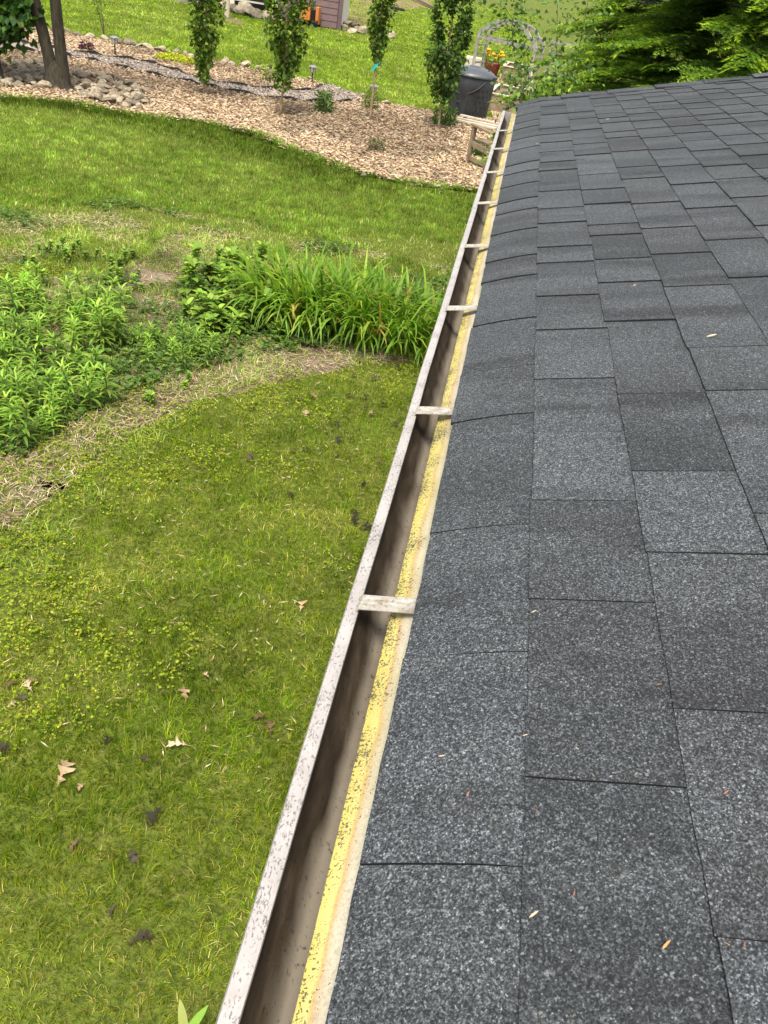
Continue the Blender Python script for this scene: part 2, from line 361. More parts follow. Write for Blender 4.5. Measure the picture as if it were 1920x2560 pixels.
def edging(name, line, label):
    mb = MB(); b = 0
    for i, p in enumerate(line):
        d = line[min(i+1, len(line)-1)]-line[max(i-1, 0)]; d = d/np.linalg.norm(d); n = np.array([-d[1], d[0]])*.016
        h = .055+.035*math.sin(i*2.1)+.02*random.random()
        for s, z in ((-1, 0), (-1, h), (1, h), (1, 0)): mb.v.append(Vector((p[0]+n[0]*s, p[1]+n[1]*s, ZG+z)))
    for i in range(len(line)-1):
        for k in range(3): mb.f.append((4*i+k, 4*i+k+1, 4*i+k+5, 4*i+k+4))
    return tag(mb.build(name, MT['edging']), label, 'edging', 'edging strips of the gravel path')
def smooth_line(L, step=.25):
    out = []
    for i in range(len(L)-1):
        p0, p1, p2, p3 = L[max(i-1, 0)], L[i], L[i+1], L[min(i+2, len(L)-1)]
        n = max(2, int(np.linalg.norm(p2-p1)/step))
        for k in range(n):
            t = k/n; out.append(.5*((2*p1)+(-p0+p2)*t+(2*p0-5*p1+4*p2-p3)*t*t+(-p0+3*p1-3*p2+p3)*t**3))
    out.append(L[-1]); return np.array(out)
edging('path_edging', smooth_line(EUP), 'black plastic edging strip along the far side of the gravel path')
edging('path_edging', smooth_line(ELO), 'black plastic edging strip along the near side of the gravel path')

# ------------------------------------------------------------------ the house roof under the camera
PITCH = .2631; CP, SP = math.cos(PITCH), math.sin(PITCH); EXPO = .143; YEND = 5.69
house = tag(empty('house', (1.5, 2.5, ZG)), 'house with a dark grey shingled roof filling the right side', 'house')
hinv = house.matrix_world.inverted()
def hpart(o):
    o.parent = house; o.matrix_parent_inverse = Matrix.Translation((-1.5, -2.5, -ZG)); return o
def RP(s, y, n=0.): return Vector((s*CP-n*SP, y, s*SP+n*CP))              # slope distance, along eave, height above plane
YB = -1.6; SR = 3.4
mb = MB(); t0 = .012
for s, n in ((.075, -.008), (SR, -.006), (SR, -.03), (.075, -.045)):
    mb.v += [RP(s, YB, n), RP(s, YEND-.01, n)]
mb.f = [(0, 1, 3, 2), (2, 3, 5, 4), (4, 5, 7, 6), (6, 7, 1, 0), (0, 2, 4, 6), (1, 7, 5, 3)]
roof = hpart(mb.build('roof', MT['felt']))
mb = MB()                                                                 # far slope beyond the ridge
for s, n in ((0, 0), (SR, 0)):
    a = RP(SR, YB, -.006); b = RP(SR, YEND-.01, -.006)
mb.v = [RP(SR, YB, -.006), RP(SR, YEND-.01, -.006), Vector((RP(SR, 0).x*2, YEND-.01, -.006)), Vector((RP(SR, 0).x*2, YB, -.006)),
        RP(SR, YB, -.03), RP(SR, YEND-.01, -.03), Vector((RP(SR, 0).x*2, YEND-.01, -.03)), Vector((RP(SR, 0).x*2, YB, -.03))]
mb.f = [(0, 1, 2, 3), (4, 7, 6, 5), (0, 4, 5, 1), (2, 6, 7, 3), (1, 5, 6, 2), (0, 3, 7, 4)]
hpart(mb.build('back_roof', MT['shingle']))
hpart(MB().box((RP(SR, 0).x, (YB+YEND)/2-.12, (ZG-.16)/2), (RP(SR, 0).x*2-.7, YEND-YB-.5, abs(ZG+.16))).build('wall', MT['housewall']))
mb = MB(); xr = RP(SR, 0).x                                               # gable triangle at the far end
mb.v = [Vector((.36, YEND-.25, -.15)), Vector((2*xr-.36, YEND-.25, -.15)), Vector((xr, YEND-.25, xr*math.tan(PITCH)-.06)),
        Vector((.36, YEND-.33, -.15)), Vector((2*xr-.36, YEND-.33, -.15)), Vector((xr, YEND-.33, xr*math.tan(PITCH)-.06))]
mb.f = [(0, 1, 2), (3, 5, 4), (0, 3, 4, 1), (1, 4, 5, 2), (2, 5, 3, 0)]
hpart(mb.build('gable', MT['housewall']))
hpart(MB().box((.06, (YB+YEND)/2, -.115), (.022, YEND-YB-.02, .15)).build('fascia', MT['fascia']))
hpart(MB().box((.23, (YB+YEND)/2, -.186), (.318, YEND-YB-.03, .012)).build('soffit', MT['fascia']))
mb = MB()                                                                  # rake board on the gable edge
mb.bar(RP(.05, YEND-.02, -.10), RP(SR, YEND-.02, -.10), .024, .13, up=RP(0, 0, 1)); hpart(mb.build('rake_board', MT['fascia']))

def course_y(k, ypx):                                                      # photo row on course line k -> position along the eave
    x, z = k*EXPO*CP-CAM[0], k*EXPO*SP-CAM[2]
    r = (1280-ypx)/FPX; a = x*UP[0]+z*UP[2]; b = x*FW[0]+z*FW[2]
    return (r*b-a)/(UP[1]-r*FW[1])
CUT = {0: [2176, 1637, 1316, 1038, 917, 799, 691, 640, 573, 523, 495, 457, 426, 404, 367, 341, 315, 300, 282],
       1: [1955, 1510, 1262, 1091, 958, 836, 751, 667, 627, 567, 530, 486, 434, 413, 387, 363, 343, 328, 293, 272],
       2: [2355, 1783, 1392, 1189, 995, 943, 814, 717, 658, 598, 571, 519, 483, 445, 395, 367, 332, 304, 287]}
def shingle_mesh(i, droop, up=.0):
    r2 = np.random.default_rng(100+i); n = 7; T = .0034; W = EXPO+.03
    # outline in unit length (y 0..1), slope s 0..W ; jittered edges
    js = r2.normal(0, .0005, n+1); jy = np.cumsum(r2.normal(0, .0014, 6)); jy -= jy.mean()
    jy2 = np.cumsum(r2.normal(0, .0014, 6)); jy2 -= jy2.mean()
    ns = 5; V = []; F = []
    def prof(s):
        if not droop: return 0.
        u = max(0., 1-s/EXPO); return -.019*u**1.5
    for a in range(ns+1):
        s = W*a/ns
        for b in range(n+1):
            y = b/n+(jy[a] if b == 0 else jy2[a] if b == n else 0)*.9
            ss = s+(js[b] if a == 0 else 0)
            lift = T*1.05*(1-ss/W)+.0004+(.0005 if i % 2 else 0)
            V.append((ss, y, T*.95+lift+prof(s)+up*max(0., 1-b/n*1.6)**1.5))
    top = len(V)
    for a in range(ns):
        for b in range(n):
            q = a*(n+1)+b; F.append((q, q+n+1, q+n+2, q+1))
    rim = [(a*(n+1)) for a in range(ns, 0, -1)]+list(range(0, n+1))+[a*(n+1)+n for a in range(1, ns+1)]
    for q in rim:
        x = V[q]; V.append((x[0], x[1], x[2]-T*1.6-up*.8))
    for k in range(len(rim)-1): F.append((rim[k], rim[k+1], top+k+1, top+k))
    me = bpy.data.meshes.new('shingle'); me.from_pydata(V, [], F); me.update(); me.materials.append(MT['shingle']); me.materials.append(MT['cutedge'])
    for k in range(len(rim)-1):
        if k < ns or k >= ns+n: me.polygons[ns*n+k].material_index = 1
    return me
SHM = [shingle_mesh(i, False) for i in range(8)]; SHD = [shingle_mesh(20+i, True) for i in range(5)]; SHMF = [shingle_mesh(40+i, False, .0026) for i in range(8)]; SHDF = [shingle_mesh(60+i, True, .0026) for i in range(5)]
ROT = Matrix(((CP, 0, -SP), (0, 1, 0), (SP, 0, CP))).to_4x4()
rinv = Matrix.Translation((-1.5, -2.5, -ZG))
rest = []; cnt = 0
for k in range(0, 23):
    ys = [YEND+.012]
    if k in CUT:
        ys = [YEND+.012]+[y for y in sorted([course_y(1 if k == 0 else k, v) for v in CUT[k]], reverse=True) if y < YEND-.1]
    while ys[-1] > YB+.3:
        ys.append(ys[-1]-random.choice((.17, .21, .25, .28, .31, .36))*random.uniform(.92, 1.08))
    for y1, y0 in zip(ys[:-1], ys[1:]):
        gap = .0018+.0024*min(1, max(0, y0-.8)/2.5); L = y1-y0-gap
        if L < .05: continue
        mloc = RP(k*EXPO+random.gauss(0, .0012), y0+gap/2, random.uniform(0, .0012))
        me = random.choice((SHD if k == 0 else SHM) if y0 < 1.6 else (SHDF if k == 0 else SHMF))
        c = RP(k*EXPO+.07, (y0+y1)/2)-Vector(CAM); z = c.dot(Vector(FW)); px = FPX*c.dot(Vector(RT))/max(z, .01); py = FPX*c.dot(Vector(UP))/max(z, .01)
        mm = Matrix.Translation(mloc) @ ROT @ Matrix.Rotation(random.gauss(0, .003), 4, 'Z') @ Matrix.Diagonal((1, L, 1, 1))
        if z > .1 and -960-300 < px < 960+260 and -1280-500 < py < 1280+250 and cnt < 296:
            o = link('shingle', me, roof); o.matrix_parent_inverse = Matrix.Identity(4); o.matrix_basis = mm; cnt += 1
        else: rest.append((me, mm))
V = []; F = []; n = 0                                                       # the rest of the slope, out of frame
for me, mm in rest:
    vv = [tuple(mm @ v.co) for v in me.vertices]; V += vv; F += [tuple(n+i for i in p.vertices) for p in me.polygons]; n += len(vv)
me = bpy.data.meshes.new('shingles'); me.from_pydata(V, [], F); me.update(); o = link('shingles', me, roof, MT['shingle']); o['kind'] = 'stuff'
# cap shingles folded over the far rake
for i in range(12):
    s0 = -.012+i*.275; s1 = s0+.31; mb = MB(); y = YEND+.012; hh = .015+.002*(i % 2)
    dr = -.026 if i == 0 else 0
    for s, lift in ((s0, hh+.004+dr), ((s0+s1)/2, hh+.002), (s1, hh-.004)):
        for yy, n in ((y-.12, lift-.004), (y-.035, lift+.003), (y+.012, lift-.002), (y+.030, lift-.05)):
            mb.v.append(RP(s, yy+random.gauss(0, .002), n+random.gauss(0, .0008)))
        for yy, n in ((y+.026, lift-.052), (y+.008, lift-.009), (y-.035, lift-.004), (y-.12, lift-.010)):
            mb.v.append(RP(s, yy, n))
    for a in range(2):
        for b in range(8): q = a*8; mb.f.append((q+b, q+(b+1) % 8, q+8+(b+1) % 8, q+8+b))
    mb.f += [tuple(range(8)), tuple(range(16, 24))[::-1]]
    o = mb.build('cap_shingle', MT['shingle'], roof); o.matrix_parent_inverse = Matrix.Identity(4)
# flashing apron at the eave
def extrude(prof, y0, y1, name, mat, seg=60, wig=0.):
    mb = MB(); n = len(prof); r2 = np.random.default_rng(5)
    for i in range(seg+1):
        y = y0+(y1-y0)*i/seg; d = wig*math.sin(i*.9)+wig*.6*r2.normal()
        for x, z in prof: mb.v.append(Vector((x+d, y, z+d*.4)))
    for i in range(seg):
        for k in range(n-1): q = i*n+k; mb.f.append((q, q+1, q+n+1, q+n))
    me = bpy.data.meshes.new(name); me.from_pydata([tuple(v) for v in mb.v], [], mb.f); me.update(); return link(name, me, None, mat)
fl = extrude([(-.0220, -.0710), (-.0245, -.0675), (-.0240, -.0650), (.004, -.0490), (.05, -.0300)], YB, YEND, 'drip_edge', MT['flash'], 90, .0001); hpart(fl)
sm = fl.modifiers.new('thick', 'SOLIDIFY'); sm.thickness = .0012; sm.offset = -1

# ------------------------------------------------------------------ gutter
gut = tag(empty('gutter', (0, 2, -.19)), 'white aluminium rain gutter along the eave, brown and dirty inside', 'gutter')
def gpart(o): o.parent = gut; o.matrix_parent_inverse = Matrix.Translation((0, -2, .19)); return o
tr = gpart(extrude([(-.0695, -.063), (-.0675, -.072), (-.0685, -.082), (-.065, -.094), (-.056, -.106), (-.046, -.117), (-.041, -.126), (-.034, -.132), (-.02, -.134), (.02, -.135), (.043, -.134), (.049, -.13), (.0495, -.0705)], YB, YEND+.02, 'trough', MT['trough'], 70, .0003))
for p in tr.data.polygons: p.use_smooth = True
sm = tr.modifiers.new('thick', 'SOLIDIFY'); sm.thickness = .0015; sm.offset = 1
lp = gpart(extrude([(-0.0715, -0.0985), (-0.0825, -0.0825), (-0.0832, -0.0645), (-0.0815, -0.0598), (-0.0770, -0.0587), (-0.0695, -0.0589), (-0.0655, -0.0601), (-0.0648, -0.0635), (-0.0652, -0.0710)], YB, YEND+.02, 'rim', MT['lip'], 60, .0006))
sm = lp.modifiers.new('thick', 'SOLIDIFY'); sm.thickness = .001; sm.offset = -1
mb = MB()
for y in (YEND+.0205, YEND+.0225):
    for x, z in ((-0.0830, -0.0605), (-0.0715, -0.0985), (-0.0550, -0.1205), (-0.0390, -0.1505), (-0.0330, -0.1625), (0.0470, -0.1625), (0.0510, -0.1505), (0.0510, -0.0605)): mb.v.append(Vector((x, y, z)))
mb.f = [tuple(range(8)), tuple(range(15, 7, -1))]+[(k, (k+1) % 8, 8+(k+1) % 8, 8+k) for k in range(8)]
gpart(mb.build('end_cap', MT['lip']))
def strap():
    a = Vector((-.0685, 0, -.0565)); b = Vector((.030, 0, -.0335)); d = (b-a).normalized(); u = Vector((-d.z, 0, d.x)); mb = MB()
    W = .030; ys = [-.5, -.44, -.40, -.30, -.24, -.06, 0, .06, .24, .30, .40, .44, .5]; hs = [0, 0, .0022, .0022, .0004, .0004, .0016, .0004, .0004, .0022, .0022, 0, 0]
    for t in (0, .04, .5, .96, 1):
        for y, h in zip(ys, hs):
            p = a+(b-a)*t+u*(h+.001)-(Vector((0, 0, .006)) if t == 0 else Vector()); mb.v.append(Vector((p.x, y*W, p.z)))
    n = len(ys)
    for i in range(4):
        for k in range(n-1): q = i*n+k; mb.f.append((q, q+1, q+n+1, q+n))
    me = bpy.data.meshes.new('hanger'); me.from_pydata([tuple(v) for v in mb.v], [], mb.f); me.update(); me.materials.append(MT['strap']); return me
SM = strap()
for i in range(-3, 8):
    o = link('hanger', SM, gut); o.matrix_parent_inverse = Matrix.Translation((0, -2, .19)); o.location = (0, .800+.578*i+random.uniform(-.005, .005), 0); o.rotation_euler = (0, 0, R(-3+random.uniform(-1.2, 1.2)))
    s_ = o.modifiers.new('thick', 'SOLIDIFY'); s_.thickness = .0014

# ------------------------------------------------------------------ grass
def view_band(y0, y1, dens, margin=.8):                  # random ground points over the seen strip between two distances
    xl = min(at(-60, 1280)[0]*0-.62*y1-1.2, -1.6); xr_ = .45 if y1 < 7.5 else .4+.02*y1
    if y0 > 12: xl = -.66*y1-1.0
    n = int((xr_-xl)*(y1-y0)*dens); P = np.stack([rng.uniform(xl, xr_, n), rng.uniform(y0, y1, n)], 1)
    Q = np.concatenate([P, np.full((n, 1), ZG)], 1)-CAM; z = Q@FW; px = 960+FPX*(Q@RT)/z; py = 1280-FPX*(Q@UP)/z
    k = (px > -220) & (px < 1480) & (py > -160) & (py < 2900); return P[k]
PB = np.concatenate([NEAR, [[-6, -1.0], [1.2, -1.0], [1.2, 6.6]]])
BEDP = np.concatenate([NEAR, BEDTOP]); SOILP = np.concatenate([SOIL, SOILTOP])
parts = []
def add_grass(P, hmin, hmax, wmin, wmax, lean, cols, wts, z=0., seg2=True, var=.2, hs=None, clump=None):
    n = len(P)
    if n == 0: return
    Q = np.concatenate([P, np.full((n, 1), ZG+z)], 1); H = rng.uniform(hmin, hmax, n)
    if hs is not None: H = H*hs
    parts.append(blades(Q, H, rng.uniform(wmin, wmax, n), rng.uniform(lean*.3, lean*1.6, n), mixc(cols, wts, n, var)*(.70+.52*vnoise(P, (clump or 5.)*.2, 35))[:, None]*(.62+.76*vnoise(P, clump or 5., 31))[:, None]*(.78+.44*vnoise(P, (clump or 5.)*2.3, 32))[:, None], az=2*np.pi*2*vnoise(P, clump or 5., 33)+rng.normal(0, .8, n), seg2=seg2))
DK = [(.0760, .1492, .0080), (.1287, .2034, .0098), (.2022, .2509, .0137), (.2574, .2712, .0295), (.4414, .4068, .1277)]
UPL = [(.0949, .2014, .0211), (.1558, .2661, .0290), (.2371, .3236, .0447), (.3116, .3526, .0789), (.5419, .5037, .2236)]
FAR = [(.1289, .2347, .0170), (.1875, .2962, .0226), (.2461, .3353, .0366), (.3047, .3465, .0845), (.4453, .4136, .2112)]
NEARLINE = NEAR; mlow = MLOW
for y0, y1, dn in ((.6, 3.2, 8500), (3.2, 5., 6500), (5., 7.2, 4200)):          # near lawn
    P = view_band(y0, y1, dn); P = P[inpoly(P, PB)]
    v = vnoise(P, 1.7, 1)*.45+vnoise(P, 5., 2)*.35+vnoise(P, 13., 3)*.2; h = (.65+.8*v)*np.where(rng.random(len(P)) < .06, 1.55, 1.)
    dry = (vnoise(P, 1.3, 41)*.5+vnoise(P, 3.7, 42)*.3+vnoise(P, 9., 43)*.2)+rng.normal(0, .05, len(v)) > .60; PD, hD = P[dry], h[dry]*.8; P, v, h = P[~dry], v[~dry], h[~dry]
    add_grass(PD, .018, .042, .0022, .004, 1., DK, [1, 2.5, 3.5, 5, 3.5], hs=hD, clump=13.)
    a = v+rng.normal(0, .06, len(v)) > .5
    add_grass(P[a], .022, .05, .0022, .0042, .8, DK, [5, 5, 3, 1., .3], hs=h[a], clump=13.); b = ~a
    add_grass(P[b], .018, .042, .0022, .004, 1., DK, [1.5, 3.5, 5, 4, 1.5], hs=h[b], clump=13.)
for y0, y1, dn in ((3., 7., 2000), (7., 9.5, 3200)):                               # thin grass among the weeds
    P = view_band(y0, y1, dn); P = P[inpoly(P, BEDP) & ~inpoly(P, PB)]; v = vnoise(P, 1.8, 3)*.6+vnoise(P, 5, 4)*.4
    ins = inpoly(P, SOILP); bank = pdist(P, BEDTOP) < 1.5
    for bx, by, br in ((430, 600, .5), (395, 690, .3), (20, 620, .4)): v = v-.4*np.exp(-(np.linalg.norm(P-at(bx, by)[:2], axis=1)/br)**2)
    P = P[(~ins) | (v > .40) | (bank & (v > .22))]
    add_grass(P, .03, .085, .003, .0065, .9, UPL, [2, 4, 4, 2.5, 2.5])
for y0, y1, dn in ((7., 10., 2600), (10., 13., 1800), (13., 15.8, 1300)):           # upper lawn
    P = view_band(y0, y1, dn); P = P[~inpoly(P, BEDP) & ~inpoly(P, MULP) & ~inpoly(P, PB)]
    P = P[(P[:, 1] > 5.5)]; v = vnoise(P, 1.1, 5)*.6+vnoise(P, 3.1, 6)*.4
    dm = pdist(P, MLOW); db = pdist(P, BEDTOP)
    long = (rng.random(len(P)) < np.clip(1.5-dm/(.55+.75*vnoise(P, .8, 9)), 0, .92)*np.clip((-1.0-P[:, 0])/2.2, .25, 1))
    thin = (db < .9) & (v < .62); P2 = P[~long & ~thin]; v2 = v[~long & ~thin]
    k = v2 > .5
    add_grass(P2[k], .035, .075, .004, .008, .75, UPL, [4, 5, 3, 1, .3]); add_grass(P2[~k], .03, .065, .004, .008, .8, UPL, [2, 5, 5, 2.5, .8])
    P3 = P[thin]; P3 = P3[rng.random(len(P3)) < .4]; add_grass(P3, .025, .06, .004, .007, .9, UPL, [1, 3, 4, 3, 4])
    P4 = P[long]; add_grass(P4, .05, .115, .005, .010, 1., [(.042, .085, .008), (.06, .11, .010), (.095, .13, .014), (.18, .16, .04)], [4, 5, 2, .5])
for y0, y1, dn in ((15., 22., 420), (20., 28., 330), (28., 40., 190), (40., 62., 110), (62., 95., 30)):  # far lawn behind the mulch
    P = view_band(y0, y1, dn); P = P[~inpoly(P, MULP) & (pdist(P, MUP) > .05)]
    up_ = (P[:, 1] > np.interp(P[:, 0], MUP[::-1, 0], MUP[::-1, 1])) & (P[:, 0] < .2); P = P[up_]
    v = vnoise(P, .35, 7)*.5+vnoise(P, 1.2, 8)*.5; k = v > .45; sc = y1/24
    add_grass(P[k], .05, .10, .014*sc, .026*sc, .9, FAR, [4, 5, 4, 1, .3], seg2=False); add_grass(P[~k], .045, .09, .014*sc, .026*sc, .9, FAR, [2, 4, 5, 3, .8], seg2=False)
el = smooth_line(MLOW, .02); k = rng.integers(0, len(el), 5200); P = el[k]+rng.normal(0, 1, (5200, 2))*(.05+.14*vnoise(el[k], 1.6, 51)**2)[:, None]; P = P[vnoise(P, 2.3, 52) > .34]
add_grass(P, .05, .13, .006, .011, 1., UPL, [5, 5, 2, 1, .6])
V, F, Cc = merge(parts); gr = link('grass', npmesh('grass', V, F, Cc), None, MT['grass']); tag(gr, 'green lawn grass covering the yard', 'grass', kind='stuff')
# clover and creeping weeds between the lawn and the garden bed
def lowleaves(P, l0, l1, cols, wts, zmax=.05):
    n = len(P); Q = np.concatenate([P, ZG+rng.uniform(.012, zmax, (n, 1))], 1); out = []
    for k in range(3):
        az = rng.uniform(0, 6.28, n); D = np.stack([np.cos(az), np.sin(az), rng.uniform(-.15, .4, n)], 1); Nn = np.stack([rng.normal(0, .4, n), rng.normal(0, .4, n), np.ones(n)], 1)
        L = rng.uniform(l0, l1, n); out.append(leaves(Q+rng.normal(0, .008, (n, 3))*[1, 1, .3], D, Nn, L, L*rng.uniform(.6, .95, n), mixc(cols, wts, n, .16), .12))
    return out
P = view_band(1.5, 7.2, 2600); dn_ = pdist(P, NEAR); ins = inpoly(P, PB); sl_ = inpoly(P, SOILP)
v = vnoise(P, 2.2, 11)*.35+vnoise(P, 6, 12)*.30+rng.random(len(P))*.35
inb = inpoly(P, BEDP) & ~ins & ~sl_
keep = (inb & (v > .46)) | (sl_ & (pdist(P, SOIL) < .7) & (v > .60)) | (ins & (v > .58+dn_*.20) & (dn_ < 1.5)) | (ins & (v > .86))
tri = lowleaves(P[keep], .008, .019, [(.19, .26, .008), (.27, .32, .012), (.36, .38, .02), (.13, .20, .01)], [4, 4, 2, 2])
P = view_band(4., 9.6, 1100); sl_ = inpoly(P, SOILP); d1 = pdist(P, SOIL); v = vnoise(P, 1.6, 21)*.5+vnoise(P, 4.5, 22)*.25+rng.random(len(P))*.25
bald = [(430, 600, .55), (395, 690, .35), (20, 620, .45), (270, 560, .4)]
for bx, by, br in bald: v = v-.5*np.exp(-(np.linalg.norm(P-at(bx, by)[:2], axis=1)/br)**2)
tri += lowleaves(P[(sl_ & (d1 > .40) & (v > .46)) | (~sl_ & (P[:, 1] > 7) & (pdist(P, BEDTOP) < 1.0) & (v > .62))], .018, .05, [(.055, .12, .02), (.085, .165, .025), (.13, .20, .03), (.20, .24, .05)], [4, 4, 3, 1], .08)
V, F, Cc = merge(tri); tag(link('clover', npmesh('clover', V, F, Cc), None, MT['leaf']), 'yellow-green clover and creeping weeds at the lawn edge', 'clover', kind='stuff')
# dry straw on the soil
P = view_band(2., 9.6, 1300); ins = inpoly(P, SOILP); d1 = pdist(P, SOIL); d2 = pdist(P, BEDTOP); v = vnoise(P, 2.5, 14)
near_ = inpoly(P, PB)
P = P[((ins & ((d1 < .6) | (d2 < .8) | (v > .6))) & (v > .22)) | (near_ & (rng.random(len(P)) < .06)) | (~ins & ~near_ & (d2 < .6) & (v > .45))]
n = len(P); az = rng.uniform(0, 6.28, n); L = rng.uniform(.03, .13, n)*np.where(inpoly(P, PB), .5, 1); D = np.stack([np.cos(az), np.sin(az), rng.normal(.05, .12, n)], 1)
Q = np.concatenate([P, ZG+rng.uniform(.01, .03, (n, 1))], 1)
tag(link('straw', npmesh('straw', *leaves(Q, D, np.tile([0, 0, 1.], (n, 1)), L, np.full(n, .005), mixc([(.40, .31, .18), (.50, .42, .27), (.28, .20, .11), (.16, .11, .07)], [4, 3, 3, 1], n), 0)), None, MT['straw']), 'dry straw and dead stalks strewn on the bare soil', 'straw', kind='stuff')
# wood chips
P = view_band(12.5, 24, 800); P = np.concatenate([P, view_band(12.5, 17, 500)]); P = np.concatenate([P[inpoly(P, MULP) & ~inpoly(P, PATHP)], smooth_line(MLOW, .015)+rng.normal(0, .11, (len(smooth_line(MLOW, .015)), 2))])
RUB = [xy([(-10, 168), (112, 158), (116, 228), (-10, 222)]), xy([(172, 186), (250, 188), (330, 215), (385, 248), (345, 280), (230, 256), (172, 226)])]   # thinner among the stones
P = P[~((inpoly(P, RUB[0]) | inpoly(P, RUB[1])) & (rng.random(len(P)) < .7))]
n = len(P); az = rng.normal(.25, .8, n)+np.pi*(rng.random(n) < .5); D = np.stack([np.cos(az), np.sin(az), rng.normal(.1, .22, n)], 1)
Nn = np.stack([rng.normal(0, .5, n), rng.normal(0, .5, n), np.ones(n)], 1); Q = np.concatenate([P, ZG+rng.uniform(.02, .05, (n, 1))], 1)
cl = vnoise(P, .55, 15)*.6+vnoise(P, 2, 16)*.4; cc = mixc([(.4399, .3194, .1948), (.5103, .3928, .2683), (.3519, .2418, .1428), (.2111, .1339, .0822), (.5631, .4748, .3635)], [5, 4, 4, 1.5, 1.], n, .13)*(1-.35*(cl > .60))[:, None]
tag(link('wood_chips', npmesh('wood_chips', *leaves(Q, D, Nn, rng.uniform(.035, .11, n), rng.uniform(.013, .03, n), cc, .05)), None, MT['chip']), 'tan wood chip mulch spread over the planting bed', 'mulch', kind='stuff')
# a few stray chips lying on the gravel
P = view_band(15, 24, 400); P = P[inpoly(P, PATHP)]; n = len(P); az = rng.uniform(0, 6.28, n)
tag(link('gravel_stones', npmesh('gravel_stones', *leaves(np.concatenate([P, np.full((n, 1), ZG+.03)], 1), np.stack([np.cos(az), np.sin(az), rng.normal(.1, .3, n)], 1), np.stack([rng.normal(0, .5, n), rng.normal(0, .5, n), np.ones(n)], 1), rng.uniform(.03, .07, n), rng.uniform(.025, .05, n), mixc([(.23, .19, .16), (.33, .285, .245), (.16, .13, .11), (.43, .34, .23)], [4, 4, 3, 1], n), .2)), None, MT['chip']), 'loose grey gravel on the garden path', 'gravel', kind='stuff')

# ------------------------------------------------------------------ stones
def rock_mesh(i):
    import bmesh
    r2 = random.Random(300+i); bm = bmesh.new(); bmesh.ops.create_icosphere(bm, subdivisions=2, radius=.5)
    pl = [(Vector((r2.gauss(0, 1), r2.gauss(0, 1), r2.gauss(0, .8))).normalized(), r2.uniform(.26, .42)) for _ in range(9)]
    for v in bm.verts:
        for n_, d in pl:
            e = v.co.dot(n_)-d
            if e > 0: v.co -= n_*e
        v.co.z *= .75; v.co += Vector((r2.gauss(0, .008), r2.gauss(0, .008), r2.gauss(0, .008)))
    me = bpy.data.meshes.new('rock'); bm.to_mesh(me); bm.free(); me.materials.append(MT['rock']); return me
RM = [rock_mesh(i) for i in range(9)]
def rock(name, p, size, label, group, sink=.3):
    o = link(name, random.choice(RM)); o.scale = [size*random.uniform(.75, 1.25) for _ in range(2)]+[size*random.uniform(.6, .9)]
    o.location = (p[0], p[1], ZG+o.scale[2]*.37*(1-sink)+.012); o.rotation_euler = (random.gauss(0, .25), random.gauss(0, .25), random.uniform(0, 6.28)); return tag(o, label, 'stone', group)
def along(line, step, jit):
    out = []; acc = 0
    for a, b in zip(line[:-1], line[1:]):
        L = np.linalg.norm(b-a); t = acc
        while t < L: out.append(a+(b-a)*t/L+rng.normal(0, jit, 2)); t += step*random.uniform(.6, 1.5)
        acc = t-L
    return out
for p in along(xy([(150, 84), (250, 101), (380, 126), (500, 148), (600, 168), (700, 186)]), .27, .07):
    rock('border_stone', p, random.uniform(.16, .36), 'pale field stone edging the far side of the mulch below the lawn', 'stones edging the mulch bed')
for p in along(xy([(700, 186), (775, 202), (800, 205)]), .55, .07)+along(xy([(905, 246), (970, 264), (1050, 276)]), .36, .06):
    rock('border_stone', p, random.uniform(.16, .30), 'pale field stone edging the far side of the mulch below the lawn', 'stones edging the mulch bed')
for p in along(xy([(930, 445), (1030, 460), (1180, 476)]), .30, .06):
    rock('border_stone', p, random.uniform(.09, .17), 'small stone half buried in the grass edge of the mulch near the bench', 'stones along the near mulch edge')
for pol, nn in ((xy([(-10, 168), (112, 158), (116, 228), (-10, 222)]), 95), (xy([(172, 186), (250, 188), (330, 215), (385, 248), (345, 280), (230, 256), (172, 226)]), 105)):
    a, b = pol.min(0), pol.max(0); k = 0
    while k < nn:
        p = rng.uniform(a, b)
        if inpoly(p[None], pol)[0]: rock('rubble_stone', p, random.uniform(.10, .26), *(('angular brown-grey stone in the rubble left of the twin-stemmed tree', 'rubble stones left of the twin tree') if nn == 95 else ('angular brown-grey stone in the rubble right of the twin-stemmed tree', 'rubble stones right of the twin tree')), .1); k += 1

